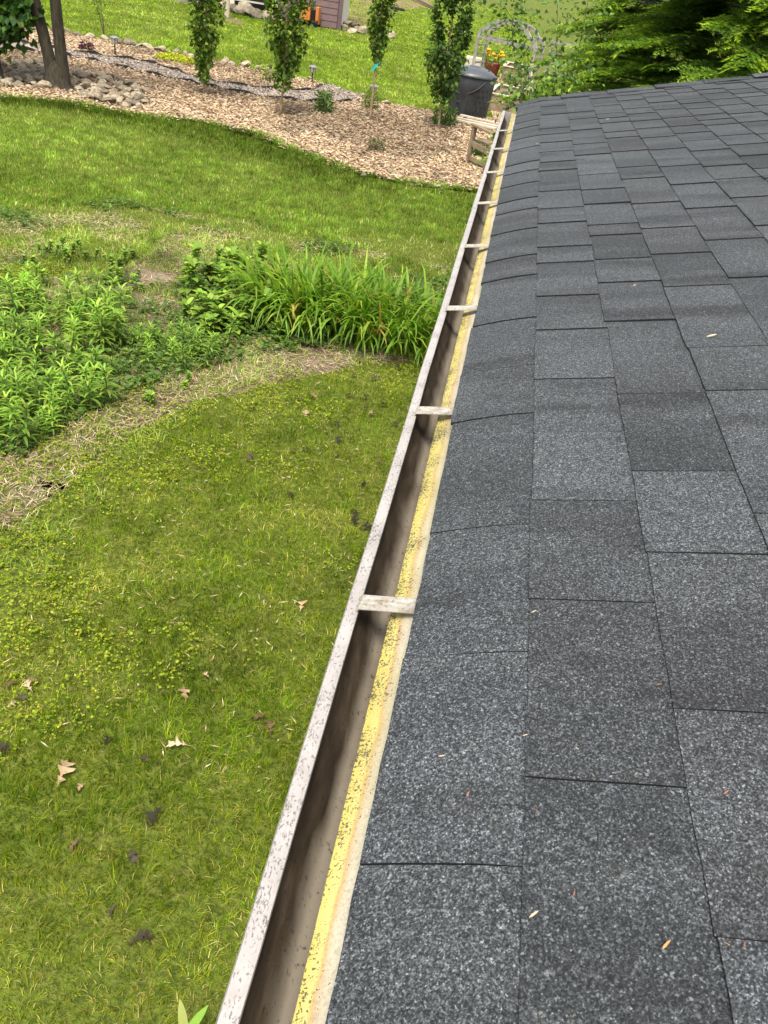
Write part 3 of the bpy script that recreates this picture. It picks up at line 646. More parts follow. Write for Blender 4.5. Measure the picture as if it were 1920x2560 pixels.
# ------------------------------------------------------------------ trees and shrubs
def crown_leaves(pts, size, cols, wts, parent, name='crown', up=.35, out=None, mat='leaf', asp=.75):
    n = len(pts); c = pts.mean(0) if out is None else out
    D = frame(pts-c)*np.array([1, 1, .4])+rng.normal(0, .55, (n, 3))-np.array([0, 0, .35]); Nn = frame(pts-c)*.6+rng.normal(0, .5, (n, 3))+np.array([0, 0, up])
    L = rng.uniform(size*.65, size*1.25, n)
    return link(name, npmesh(name, *leaves(pts, D, Nn, L, L*asp, mixc(cols, wts, n, .2), .22)), parent, MT[mat])
GRN = [(.0600, .1140, .0144), (.1020, .1740, .0204), (.1560, .2460, .0288), (.2400, .3360, .0420)]
def columnar(pb, ptop, h0, H, prof, n, label, tilt_px=0, cols=GRN, wts=(4, 5, 3, 1)):
    b = at(*pb); t = tag(empty('young_tree', b), label, 'tree', 'young columnar trees in the mulch bed')
    d = ray(*ptop); hd = np.hypot(*(b-CAM)[:2])/np.hypot(d[0], d[1]); top = CAM+d*hd; ax = (top-b)/(top[2]-b[2])          # lean of the stem
    stem = [np.array([0, 0, -.03])]+[ax*h+np.array([random.gauss(0, .012), random.gauss(0, .012), 0]) for h in np.linspace(.15, H*.95, 9)]
    MB().tube(stem, list(np.linspace(.026, .007, 10)), 7).build('trunk', MT['sapbark'], t, True)
    mb = MB(); pts = []
    nb = 34
    for i in range(nb):
        h = h0+(H-h0)*(i+.3)/nb; r = .84*prof((h-h0)/(H-h0)); az = i*2.4+random.uniform(-.4, .4)
        o = ax*h; e = o+np.array([math.cos(az)*r*.8, math.sin(az)*r*.8, .28+.25*random.random()]); m_ = (o+e)/2+np.array([math.cos(az)*r*.25, math.sin(az)*r*.25, -.03])
        mb.tube([o, m_, e], [.007, .005, .002], 4, False)
        k = int(n*.75/nb); tt = rng.uniform(.25, 1.12, k)[:, None]
        pts.append((1-tt)**2*o+2*tt*(1-tt)*m_+tt**2*e+rng.normal(0, .045, (k, 3)))
    hh = rng.uniform(0, 1, n//4); rr = .84*np.array([prof(x) for x in hh])*np.sqrt(rng.uniform(.35, 1.05, n//4)); az = rng.uniform(0, 6.28, n//4)
    pts.append((h0+hh*(H-h0))[:, None]*ax+np.stack([np.cos(az)*rr, np.sin(az)*rr, np.zeros(n//4)], 1))
    pts = np.concatenate(pts); keep = vnoise(np.stack([np.arctan2(pts[:, 1], pts[:, 0])*2+pts[:, 2], pts[:, 2]*3], 1), 1.3, pb[0]) > .36; pts = pts[keep]
    mb.build('branches', MT['twig'], t, True); crown_leaves(pts, .09, cols, wts, t, out=(ax*(h0+H)/2)*np.array([1, 1, .8]))
    return t
columnar((509, 240), (517, 0), .30, 3.3, lambda u: .12+.28*min(1, u*3.0)*(1-.55*max(0, u-.45)), 5200, 'slender columnar tree nearest the yellow-green groundcover patch')
columnar((702, 290), (722, 0), .50, 3.6, lambda u: .16+.36*min(1, u*3.0)*(1-.6*max(0, u-.5)), 7500, 'fullest columnar tree, leafy almost to the ground')
columnar((926, 305), (957, 0), 1.12, 3.6, lambda u: .08+.24*min(1, u*3)*(1-.5*max(0, u-.5)), 4200, 'thin columnar tree with a bare stem and a blue tag')
columnar((1095, 325), (1135, 0), .52, 3.9, lambda u: .20+.30*min(1, u*5)*(1-.5*max(0, u-.35)), 7500, 'columnar tree in front of the black compost bin', cols=[(.04, .085, .02), (.06, .12, .022), (.10, .175, .03), (.16, .24, .045)], wts=(3, 5, 4, 2))
p = at(934, 250, .0)                                                       # blue tag tied to the third tree
tagm = MT['tagblue'] = m_two('blue_plastic_tape', (.02, .42, .46), (.05, .55, .58), 5, .5)
b3 = at(926, 305); p = at(938, 178, .95); mb = MB(); mb.bar((b3[0]+.03, b3[1]-.03, ZG+1.13), (b3[0]-.09, b3[1]-.05, ZG+.96), .055, .008, up=(0, 1, .2))
tag(mb.build('plant_tag', tagm), 'bright blue tag hanging on the thin columnar tree', 'tag')
# twin-stemmed shade tree
b = at(146, 222); tt = tag(empty('shade_tree', b), 'large grey tree with two stems forking near the ground', 'tree')
MB().lathe([(.36, -.05), (.28, .03), (.225, .12), (.19, .25), (.15, .38), (.05, .46)], 14).tube(
    [(-.09, 0, -.05), (-.10, 0, .1), (-.11, 0, .35), (-.15, 0, .55), (-.22, .02, .85), (-.38, .05, 1.45), (-.55, .1, 2.3), (-.7, .1, 4.2)], [.16, .135, .115, .105, .10, .095, .09, .07], 12).tube(
    [(.09, .02, -.05), (.10, .02, .1), (.10, .01, .35), (.10, 0, .55), (.09, -.01, .85), (.07, -.02, 1.45), (.12, -.02, 2.4), (.2, 0, 4.4)], [.16, .135, .115, .105, .10, .095, .09, .07], 12).build('trunk', MT['bark'], tt, True)
mb = MB(); pts = []
for k in range(44):
    z0 = random.uniform(.9, 2.5); a_ = random.uniform(2.2, 4.4) if k < 42 else random.uniform(0, 6.28); L = random.uniform(.5, 1.5)
    o = np.array([-.20-.14*z0, .03, z0]); e = o+np.array([math.cos(a_)*L, math.sin(a_)*L*.8, -random.uniform(.0, .85)*L+.1]); m_ = (o+e)/2+np.array([0, 0, .18])
    mb.tube([o, m_, e], [.018, .012, .004], 5, False); q = rng.uniform(.25, 1.05, 95)[:, None]
    pts.append((1-q)**2*o+2*q*(1-q)*m_+q**2*e+rng.normal(0, .12, (95, 3)))
mb.build('branches', MT['twig'], tt, True); pts = np.concatenate(pts)
crown_leaves(pts, .15, [(.028, .075, .012), (.045, .11, .016), (.08, .17, .025), (.14, .25, .04)], (4, 5, 3, 1.5), tt, out=np.array([-.4, .2, 1.4]))
hh = rng.uniform(3., 6.5, 900); az = rng.uniform(0, 6.28, 900); rr = 1.9*np.sqrt(rng.random(900))*np.sin((hh-2.4)/4.6*3.1)
crown_leaves(np.stack([np.cos(az)*rr, np.sin(az)*rr, hh], 1), .2, GRN, (4, 5, 3, 1), tt, 'upper_crown')
b = at(-12, 205); t2 = tag(empty('shade_tree', b), 'dark tree trunk cut off by the left edge of the picture', 'tree')
MB().tube([(0, 0, -.05), (0, 0, .1), (-.02, 0, .5), (-.1, 0, 1.5), (-.2, 0, 3.2)], [.22, .16, .125, .11, .08], 9).build('trunk', MT['bark'], t2, True)
crown_leaves(np.array([-.2, 0, 3.6])+rng.normal(0, .7, (900, 3)), .16, GRN, (4, 5, 3, 1), t2)
# wispy sapling near the first lamp
b = at(262, 98); t3 = tag(empty('sapling', b), 'wispy bare-stemmed sapling with sparse leaves before the far lawn', 'sapling')
mb = MB(); pts = []
for k in range(5):
    e = np.array([random.uniform(-.45, .25), random.uniform(-.2, .2), random.uniform(.8, 1.7)]); mb.tube([(0, 0, 0), e*.5+np.array([.05, 0, .1]), e], [.008, .005, .002], 4, False); q = rng.uniform(.5, 1.05, 18)[:, None]; pts.append(e*q+rng.normal(0, .07, (18, 3)))
mb.build('stems', MT['twig'], t3); crown_leaves(np.concatenate(pts), .07, GRN, (2, 4, 4, 2), t3, 'leaves')
def shrub(name, px, r, h, n, size, cols, wts, label, lift=0., stems=6, asp=.6, cat='shrub'):
    b = at(*px); t = tag(empty(name, b), label, cat); mb = MB()
    for k in range(stems):
        a_ = 6.28*k/stems+random.random(); mb.tube([(0, 0, 0), (math.cos(a_)*r*.4, math.sin(a_)*r*.4, h*.5), (math.cos(a_)*r*.7, math.sin(a_)*r*.7, h*.85)], [.008, .006, .003], 4, False)
    mb.build('stems', MT['twig'], t); u = rng.random(n); az = rng.uniform(0, 6.28, n); rr = r*np.sqrt(rng.random(n))*(1-.5*np.abs(u-.4)**1.5)
    crown_leaves(np.stack([np.cos(az)*rr, np.sin(az)*rr, lift+u*(h-lift)], 1), size, cols, wts, t, 'foliage', asp=asp); return t
YEL = [(.42, .44, .03), (.50, .52, .05), (.30, .36, .03)]
for px_, r_ in (((420, 150), .26), ((441, 153), .30), ((462, 159), .24)):
    pass
t = tag(empty('groundcover_plant', at(442, 156)), 'low chartreuse yellow groundcover patch by the border stones', 'plant')
n = 1500; az = rng.uniform(0, 6.28, n); rr = np.sqrt(rng.random(n)); pts = np.stack([np.cos(az)*rr*.52, np.sin(az)*rr*.24, .03+.16*rng.random(n)*(1-.6*rr**2)], 1)
MB().tube([(-.3, 0, .02), (0, 0, .05), (.3, 0, .02)], .008, 4).build('stems', MT['twig'], t); crown_leaves(pts, .06, YEL, (4, 3, 2), t, 'foliage')
shrub('purple_plant', (217, 128), .16, .20, 200, .07, [(.05, .012, .025), (.09, .02, .04), (.03, .012, .015)], (3, 2, 2), 'small dark purple plant in the mulch left of the lamp', cat='plant')
shrub('small_shrub', (808, 283), .19, .42, 520, .07, [(.07, .14, .03), (.11, .20, .04), (.20, .28, .07)], (4, 4, 2), 'small upright green shrub in mulch between the full and the thin tree')
shrub('small_shrub', (924, 272), .18, .36, 380, .06, [(.14, .22, .04), (.22, .28, .06), (.09, .15, .03)], (4, 3, 2), 'yellow-green shrub at the foot of the thin tree')
shrub('small_shrub', (1108, 314), .26, .36, 520, .08, [(.07, .15, .03), (.10, .20, .035), (.16, .26, .05)], (4, 4, 2), 'bright green shrub at the base of the tree beside the compost bin')
shrub('small_shrub', (938, 380), .17, .20, 170, .055, [(.07, .10, .03), (.10, .12, .04), (.16, .14, .06)], (4, 3, 2), 'low sparse dull shrub alone in the mulch near the lawn edge')
t = shrub('flowering_shrub', (676, 206), .26, .34, 330, .07, [(.16, .22, .05), (.26, .28, .08), (.40, .36, .18)], (4, 3, 2), 'pale flowering shrub behind the fullest columnar tree')
# path lights
lm = m_two('lamp_bronze', (.025, .022, .02), (.06, .055, .05), 8, .5); lg = m_two('lamp_lens', (.42, .38, .28), (.55, .52, .42), 12, .25, spec=.5); lc = m_two('lamp_cap', (.13, .13, .135), (.2, .2, .21), 6, .35, spec=.5)
for px_, lab in (((288, 141), 'solar path lamp on a dark stake between the twin tree and yellow plant'), ((779, 211), 'solar path lamp beside the path end, right of the fullest columnar tree'), ((929, 262), 'solar path lamp standing behind the thin columnar tree')):
    t = tag(empty('path_lamp', at(*px_)), lab, 'lamp', 'solar path lamps'); mb = MB(); mb.tube([(0, 0, -.03), (0, 0, .27)], .018, 8); mb.build('stake', lm, t)
    MB().lathe([(.045, .262), (.058, .275), (.066, .38), (.06, .385)], 14).build('lens', lg, t, True)
    mb = MB()
    for k in range(4): a_ = k*1.571+.5; mb.tube([(math.cos(a_)*.062, math.sin(a_)*.062, .265), (math.cos(a_)*.071, math.sin(a_)*.071, .388)], .006, 5)
    mb.build('cage', lm, t); MB().lathe([(.085, .384), (.105, .389), (.09, .405), (.045, .425), (.01, .43)], 18).build('cap', lc, t)

# ------------------------------------------------------------------ daylilies and weeds
DL = [(.080, .175, .008), (.115, .23, .012), (.17, .29, .02), (.25, .34, .035)]
LM = []
for i in range(14):
    L = random.uniform(.5, .8); dr = random.uniform(.5, 1.0); v, f, c = arcs(np.zeros((1, 3)), np.array([[random.uniform(.25, .8), 0, 1.]]), np.array([L]), np.array([random.uniform(.021, .031)]), np.array([dr]), mixc(DL, [2, 4, 4, 2], 1, .1), 7)
    me = npmesh('leaf', v, f, c); me.materials.append(MT['leafr']); LM.append(me)
clumps = [((716, 800), .30, 'small daylily clump among the broad weeds, leftmost of the row'), ((800, 815), .42, 'daylily clump second from the left, with its tips reaching the bare bank'), ((880, 832), .44, 'middle daylily clump of the row, with bright arching strap leaves'),
          ((975, 850), .44, 'daylily clump second from the gutter in the row'), ((1065, 866), .46, 'daylily clump closest to the gutter, with darker blue-green leaves')]
for (px_, r_, lab), dk in zip(clumps, (.9, 1, 1.05, .95, .72)):
    b = at(*px_); t = tag(empty('daylily_clump', b), lab, 'daylily', 'daylilies in the garden bed')
    for k in range(58):
        az = random.uniform(0, 6.283); rr = r_*math.sqrt(random.random()); a2 = az+random.gauss(0, .7)
        if random.random() < .5: a2 = random.gauss(-1.57, .9); rr = r_*random.uniform(.4, 1); az = random.gauss(-1.5, 1.1)
        o = link('leaf', random.choice(LM), t); o.location = (math.cos(az)*rr*1.15, math.sin(az)*rr*.9, 0); o.rotation_euler = (random.gauss(0, .12), random.gauss(0, .12), a2); s_ = random.uniform(.75, 1.12); o.scale = (s_, s_, s_)
    n = 190; az = rng.uniform(0, 6.28, n); rr = r_*np.sqrt(rng.random(n)); a2 = az+rng.normal(0, .8, n); q = rng.uniform(.15, .7, n)
    P = np.stack([np.cos(az)*rr*1.15, np.sin(az)*rr*.9, np.zeros(n)], 1); D = np.stack([np.cos(a2)*q, np.sin(a2)*q, np.ones(n)], 1)
    o = link('foliage', npmesh('foliage', *arcs(P, D, rng.uniform(.45, .80, n), rng.uniform(.020, .033, n), rng.uniform(.45, 1.0, n), mixc(DL+[(.35, .26, .06)], [3, 4, 4, 2, .25], n, .15)*dk, 6)), t, MT['leaf']); o['kind'] = 'stuff'
def weed_meshes(i, kind):
    r2 = random.Random(500+i); H = r2.uniform(.20, .36) if kind == 0 else r2.uniform(.10, .18); lean = (r2.uniform(-.3, .3), r2.uniform(-.3, .3))
    st = MB().tube([(0, 0, -.01), (lean[0]*H*.5, lean[1]*H*.5, H*.5), (lean[0]*H, lean[1]*H, H)], [.005, .004, .002], 5).mesh('stem'); st.materials.append(MT['wstem'])
    n = 34 if kind == 0 else 26; u = np.sort(rng.uniform(.15, 1., n)); az = np.arange(n)*2.4+rng.uniform(-.3, .3, n)
    P = np.stack([lean[0]*H*u, lean[1]*H*u, H*u], 1); D = np.stack([np.cos(az), np.sin(az), .25+.9*u**3], 1)
    if kind == 0: L = rng.uniform(.08, .14, n)*(1.1-.45*u); W = L*.16
    else: L = rng.uniform(.05, .08, n); W = L*.5
    cols = [(.1164, .2225, .0217), (.1746, .2870, .0304), (.2444, .3513, .0435)] if kind == 0 else [(.0931, .1757, .0196), (.1397, .2225, .0261), (.1978, .2694, .0327)]
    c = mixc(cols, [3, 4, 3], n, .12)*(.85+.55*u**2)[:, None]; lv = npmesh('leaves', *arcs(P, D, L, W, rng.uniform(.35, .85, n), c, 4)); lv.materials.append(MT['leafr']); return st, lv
MT['wstem'] = m_two('green_stem', (.06, .12, .03), (.10, .17, .05), 8)
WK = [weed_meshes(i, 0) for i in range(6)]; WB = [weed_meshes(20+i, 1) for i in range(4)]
def weed(name, p, ms, s, label, group):
    st, lv = ms; t = empty(name, (p[0], p[1], ZG+.004), random.uniform(0, 6.28)); t.scale = (s, s, s); tag(t, label, 'weed', group); link('stem', st, t); link('leaves', lv, t)
for pol, nn, ms, nm, sc, lab, gp in (
    (xy([(-60, 800), (60, 750), (190, 745), (300, 800), (330, 880), (280, 960), (120, 985), (-60, 960)]), 84, WK, 'tall_weed', (.65, 1.45), 'tall lance-leaved weed in the dense thicket at the left edge', 'weeds in the left thicket'),
    (xy([(-60, 985), (140, 990), (230, 1000), (300, 1010), (200, 1080), (60, 1130), (-60, 1180)]), 46, WK, 'tall_weed', (.55, 1.2), 'lance-leaved weed at the front of the thicket beside the straw', 'weeds at the front of the left thicket'),
    (xy([(310, 850), (420, 850), (560, 860), (600, 900), (500, 930), (360, 930)]), 26, WK, 'tall_weed', (.5, .95), 'shorter lance-leaved weed between the thicket and the daylilies', 'weeds between thicket and daylilies'),
    (xy([(450, 700), (540, 670), (680, 690), (730, 850), (640, 880), (530, 870), (460, 800)]), 62, WB, 'broad_weed', (.9, 1.8), 'broad-leaved dark weed beside the left end of the daylilies', 'broad-leaved weeds by the daylilies'),
    (xy([(20, 640), (180, 620), (330, 640), (420, 700), (360, 760), (200, 720), (60, 720)]), 34, WB, 'broad_weed', (.5, .9), 'low broad-leaved weed on the bank above the left thicket', 'low weeds on the bank'),
    (xy([(380, 930), (520, 950), (420, 1010), (330, 1040), (300, 1010)]), 6, WB, 'broad_weed', (.4, .7), 'low broad-leaved weed on the straw in front of the thicket', 'low weeds on the straw')):
    a, b = pol.min(0), pol.max(0); k = 0
    while k < nn:
        p = rng.uniform(a, b)
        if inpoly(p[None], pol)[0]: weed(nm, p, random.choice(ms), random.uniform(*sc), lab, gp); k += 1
# small leafy shoot by the wall, at the bottom of the picture
b = at(455, 2665); t = tag(empty('leafy_shoot', b), 'green shoot with two upright leaves under the gutter', 'plant')
MB().tube([(0, 0, 0), (.01, 0, .10), (.005, .01, .2)], [.005, .004, .003], 6).build('stem', MT['wstem'], t)
for dx, dy, c in ((-.35, .55, (.38, .42, .12)), (.42, .7, (.24, .42, .05)), (-.2, -.6, (.16, .30, .04)), (.6, -.2, (.15, .28, .04))):
    link('leaf', npmesh('leaf', *arcs(np.array([[.005, .01, .19]]), np.array([[dx, dy, .65]]), np.array([.105]), np.array([.028]), np.array([.12]), np.array([c]), 6)), t, MT['leaf'])

# ------------------------------------------------------------------ fallen leaves
def oak_mesh(i, col, dark):
    r2 = random.Random(900+i); lob = [(0, .015), (.13, .04), (.27, .20), (.24, .06), (.36, .05), (.50, .32), (.60, .36), (.48, .07), (.60, .055), (.74, .22), (.86, .27), (.73, .06), (.86, .09), (1., .01)]
    V = []; F = []; curl = r2.uniform(.5, 1.6); tw = r2.uniform(-1., 1.); bend = r2.uniform(.1, .35)*r2.choice((-1, 1)); n = len(lob)
    def P(x, y): return (x-.5, y+bend*(x-.5)**2, curl*y*y+.22*math.sin(x*3.2)+tw*(x-.5)*y*.8)
    mx = 0
    for x, w_ in lob: mx = max(mx, x); V.append(P(mx, 0))
    for s in (-1, 1):
        k_ = r2.uniform(.7, 1.1)
        for x, w_ in lob: V.append(P(x+r2.gauss(0, .018), s*w_*k_*r2.uniform(.75, 1.15)))
    for s in (0, 1):
        for k in range(n-1):
            a, b, c, d = k, k+1, n*(1+s)+k+1, n*(1+s)+k; F += [(a, b, c), (a, c, d)] if s else [(a, c, b), (a, d, c)]
    b0 = len(V); V += [P(0, -.012), P(0, .012), (-.74, .03, .06)]; F.append((b0, b0+1, b0+2))
    cc = np.array(col)*np.exp(np.random.default_rng(i).normal(0, .22, (len(V), 1))); me = npmesh('oak_leaf', V, F, cc); me.materials.append(MT['dryleaf']); return me
OT = [oak_mesh(i, c, 0) for i, c in enumerate([(.34, .24, .145), (.30, .20, .11), (.37, .28, .18)])]; OD = [oak_mesh(10+i, c, 1) for i, c in enumerate([(.0220, .0180, .0120), (.0352, .0270, .0165), (.0550, .0430, .0285), (.0825, .0520, .0263)])]
OB = [oak_mesh(30+i, c, 1) for i, c in enumerate([(.16, .10, .06), (.22, .15, .09)])]
def oak(px_, L, kind, lab, grp=None):
    b = at(*px_, .022); o = link('oak_leaf', random.choice((OT if px_[1] > 1450 else OB) if kind else OD)); o.location = b; L *= .85 if kind else .95; o.scale = (L, L, L*random.uniform(.7, 1.2)); o.rotation_euler = (random.gauss(0, .35), random.gauss(0, .35), random.uniform(0, 6.28)); return tag(o, lab, 'leaf', grp)
for px_, L, lab in (((443, 1867), .115, 'pale tan pin oak leaf nearest the gutter in the lower lawn'), ((150, 1930), .15, 'largest tan oak leaf, spread wide in the lower left lawn'), ((757, 1515), .10, 'tan oak leaf by the gutter rim beside the nearest strap'),
    ((72, 1715), .085, 'tan oak leaf lying with a dark one near the left edge'), ((460, 1735), .10, 'half tan half dark curled oak leaf in the middle of the lawn'), ((28, 1758), .06, 'tiny tan leaf scrap at the left edge'), ((514, 1689), .05, 'small pale leaf scrap above the curled oak leaf'),
    ((779, 990), .13, 'narrow rolled tan leaf standing near the daylily bed'), ((928, 1035), .10, 'brown curled oak leaf close to the gutter'), ((766, 1035), .09, 'brown oak leaf below the rolled tan leaf'), ((841, 1141), .09, 'pinkish brown oak leaf in the mid lawn near gutter'), ((204, 1968), .05, 'small reddish leaf below the largest oak leaf')):
    oak(px_, L, 1, lab)
for px_ in [(798, 968), (884, 939), (940, 946), (995, 922), (682, 984), (748, 998), (875, 990), (913, 995), (957, 1015), (629, 1016), (913, 1020), (989, 1059), (843, 1060), (845, 1100), (730, 1127), (766, 1127), (948, 1153), (624, 1142), (906, 1206), (724, 1238), (887, 1283), (887, 1303), (913, 1324),
    (26, 1715), (82, 1700), (52, 1748), (404, 1737), (271, 1852), (360, 1900), (388, 2040), (651, 1795), (673, 1819), (2, 1869), (191, 2112), (332, 2142), (286, 2277), (351, 2350), (885, 560)]:
    oak(px_, random.uniform(.06, .105), 0, *(('blackened shrivelled leaf lying in the near lawn below the daylilies', 'dark dead leaves below the daylilies') if px_[1] < 1500 else ('blackened shrivelled leaf among the tan oak leaves in the lower lawn', 'dark dead leaves in the lower lawn')))
# crumbs on the roof
cm = {'red': m_two('rust_scale', (.20, .075, .04), (.28, .11, .06), 60), 'tan': m_two('tan_scale', (.30, .23, .15), (.40, .33, .24), 60), 'orange': m_two('orange_bud', (.36, .16, .05), (.44, .22, .07), 60)}
def onroof(x, y):
    d = ray(x, y); n = np.array([-SP, 0, CP]); t = (.0125-CAM@n)/(d@n); return CAM+t*d
for (x, y, c, L, lab) in ((1170, 1984, 'red', .011, 'rust needle scale lying on the lowest shingle course'), (1161, 2030, 'red', .005, 'tiny red crumb just below the rust needle'), (1816, 1981, 'red', .012, 'red bud scale at the right edge of the roof'), (1666, 2362, 'orange', .017, 'largest orange bud scale on the lower right shingles'),
    (1819, 2360, 'orange', .007, 'small orange crumb caught at a shingle cut'), (1862, 2362, 'red', .008, 'small reddish crumb beside the orange crumb at the cut'), (1335, 1529, 'tan', .012, 'tan scale just under the upper shingle cut'), (1313, 1838, 'tan', .009, 'tan scale caught against the first course line'),
    (1443, 1871, 'tan', .008, 'pale curled scale in the middle of a shingle'), (1483, 1938, 'tan', .007, 'yellowish crumb near a shingle bottom edge'), (1342, 2027, 'red', .010, 'reddish scale close to the first course line'), (1649, 1711, 'red', .009, 'faded red scale beside the second course line'),
    (1335, 2286, 'tan', .016, 'thin brown twig crossing the first course line'), (1779, 840, 'tan', .035, 'pale leaf scrap on the upper right shingles'), (1341, 360, 'tan', .07, 'tan leaf scrap on the far lowest course'), (1519, 298, 'tan', .03, 'pale crumb on the far shingles'), (1586, 714, 'tan', .022, 'tiny pale stalk on a mid roof course line'), (1436, 2233, 'red', .009, 'dark red crumb in the lower centre of the roof'),
    (1105, 1890, 'tan', .011, 'pale straw crumb on the lowest course near the eave')):
    p = onroof(x, y); a_ = random.uniform(0, 3.14); mb = MB(); u = Vector((math.cos(a_)*CP, math.sin(a_), math.cos(a_)*SP)); n_ = Vector((-SP, 0, CP)); s_ = n_.cross(u); pts = [(-.5, 0, .0), (-.2, .12, .06), (.2, .10, .08), (.5, .0, .04), (.2, -.10, .02), (-.2, -.12, .0)]
    for lift in (0, .05):
        for q in pts: mb.v.append(Vector(p)+(u*q[0]+s_*q[1]*.7+n_*(q[2]+lift))*L*.62)
    mb.f = [tuple(range(6))[::-1], tuple(range(6, 12))]+[(k, (k+1) % 6, 6+(k+1) % 6, 6+k) for k in range(6)]
    tag(mb.build('roof_crumb', cm[c]), lab, 'debris')

# ------------------------------------------------------------------ conifers beyond the roof
def twig_template(tl, seed):                             # a flat spray: x along, y sideways, z up
    r2 = np.random.default_rng(seed); P = []; D = []; fr = []
    m = max(3, int(tl/.042))
    for j in range(m+1):
        q = (j+.5)/(m+.5); c0 = np.array([tl*q, 0, -.10*tl*q*q])
        sh = [(np.array([1., 0, -.15]), .085)] if j == m else [(np.array([.75, sg*.8, r2.uniform(-.3, .1)]), .075*(1.15-.5*q)+.02) for sg in (-1, 1)]
        for d, sl in sh:
            d = d/np.linalg.norm(d); n2 = max(4, int(sl/.0125)); lat = np.cross(d, [0, 0, 1.])
            for e in range(n2):
                f_ = (e+.3)/n2
                for sg in (-1, 1):
                    P.append(c0+d*sl*f_-np.array([0, 0, .012*f_*f_])); D.append(d*.8+lat*sg+np.array([0, 0, r2.uniform(-.25, .35)])); fr.append(1. if j == m else f_*.8*(q > .35))
    return np.array(P), frame(np.array(D)), np.array(fr)
TW = [(tl, [twig_template(tl, 40+i*7+k) for k in range(3)]) for i, tl in enumerate((.12, .20, .30, .42))]
def conifer(base, H, R0, nb, label, zmin=.4, seed=1, bright=1.):
    r2 = np.random.default_rng(seed); t = tag(empty('conifer', base), label, 'tree', 'evergreens behind the roof')
    MB().tube([(0, 0, -.05), (0, 0, H*.3), (.02, 0, H*.7), (0, 0, H)], [.13, .10, .05, .01], 8).build('trunk', MT['bark'], t, True); mb = MB(); P = []; D = []; Cc = []
    for i in range(nb):
        z = zmin+(H-zmin)*((i+.5)/nb)**1.25; az = i*2.39996+r2.uniform(-.3, .3); BL = R0*(1-.72*z/H)*r2.uniform(.70, 1.12); dh = np.array([math.cos(az), math.sin(az), 0]); sd = np.array([-dh[1], dh[0], 0])
        def bp(u): return np.array([0, 0, z])+dh*BL*u+np.array([0, 0, 1])*(BL*(.16*u-.38*u*u+.10*u**3))+sd*BL*.05*math.sin(u*3+i)
        mb.tube([bp(u) for u in (0, .35, .7, 1)], [.017, .012, .007, .003], 5, False)
        nk = 12 if z < 4 else 7
        for k in range(nk):
            u = .22+.78*(k+r2.random())/nk; o = bp(u)
            for s in (-1, 1):
                tl = BL*.36*(1.12-u)+.10; td = dh*.8+sd*s*r2.uniform(.45, .95)+np.array([0, 0, r2.uniform(-.25, .12)]); td /= np.linalg.norm(td)
                ly = np.cross([0, 0, 1.], td); ly /= np.linalg.norm(ly); lz = np.cross(td, ly); ro = r2.normal(0, .35); ly, lz = ly*math.cos(ro)+lz*math.sin(ro), lz*math.cos(ro)-ly*math.sin(ro)
                A_ = np.stack([td, ly, lz]); ti = min(range(4), key=lambda q: abs(TW[q][0]-tl)); p_, d_, f_ = TW[ti][1][r2.integers(3)]
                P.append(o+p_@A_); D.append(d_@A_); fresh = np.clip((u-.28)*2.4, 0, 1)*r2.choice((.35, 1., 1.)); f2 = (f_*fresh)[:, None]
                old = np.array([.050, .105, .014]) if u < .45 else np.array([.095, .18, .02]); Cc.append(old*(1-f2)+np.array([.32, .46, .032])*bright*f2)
    mb.build('branches', MT['twig'], t, True); P = np.concatenate(P); D = frame(np.concatenate(D)); n = len(P); Cc = np.concatenate(Cc)*np.exp(rng.normal(0, .2, (n, 1)))
    L = rng.uniform(.026, .042, n); s = frame(np.cross(D, rng.normal(0, .35, (n, 3))+[0, 0, 1])); hw = (L*.17)[:, None]
    V = np.stack([P-s*hw, P+s*hw, P+D*L[:, None]], 1).reshape(-1, 3); F = np.arange(3*n).reshape(-1, 3)
    link('crown', npmesh('crown', V, F, np.repeat(Cc, 3, 0)), t, MT['needle']); print('conifer tris', n); return t
conifer((2.05, 9.5, ZG), 5.6, 2.4, 150, 'broad evergreen right behind the roof with lime-green branch tips', 1.0, 1)
conifer((1.5, 11.3, ZG), 5.2, 2.0, 120, 'darker evergreen further back, beside the garden arbor', .8, 2)
conifer((4.0, 9.2, ZG), 5.6, 2.4, 120, 'evergreen at the right edge behind the roof', 1.2, 3)
conifer((2.6, 15.6, ZG), 6.6, 2.8, 110, 'evergreen farthest back, seen only between the nearer boughs', .9, 5)
conifer((3.1, 13.0, ZG), 6.2, 2.6, 110, 'deep shaded evergreen standing behind the other three', .8, 4)

# ------------------------------------------------------------------ bench, boards, compost bin
A = at(1169, 411); u = Vector((.62, -.785, 0)).normalized(); v = Vector((.785, .62, 0))
bench = tag(empty('garden_bench', A), 'weathered wooden garden bench with slatted seat behind the gutter', 'bench'); DP = .60; LN = 1.35
def bp_(a, b, z): return u*a+v*b+Vector((0, 0, z))
for b_ in (0, LN):
    for a_, hgt in ((0, .66), (DP, .64)): MB().bar(bp_(a_, b_, -.01), bp_(a_, b_, hgt), .07, .07, up=u).build('leg', MT['weathered'], bench, bevel=.004)
    MB().bar(bp_(-.06, b_, .665), bp_(DP+.06, b_, .645), .10, .035).build('armrest', MT['weathered'], bench, bevel=.004)
    MB().bar(bp_(.035, b_, .36), bp_(DP-.035, b_, .34), .04, .09).build('side_rail', MT['weathered'], bench, bevel=.003)
    MB().bar(bp_(.035, b_, .12), bp_(DP-.035, b_, .12), .04, .07).build('lower_rail', MT['weathered'], bench, bevel=.003)
for k in range(6): MB().bar(bp_(.03+k*.105, .036, .42), bp_(.03+k*.105, LN-.036, .42), .075, .022).build('seat_slat', MT['weathered'], bench, bevel=.003)
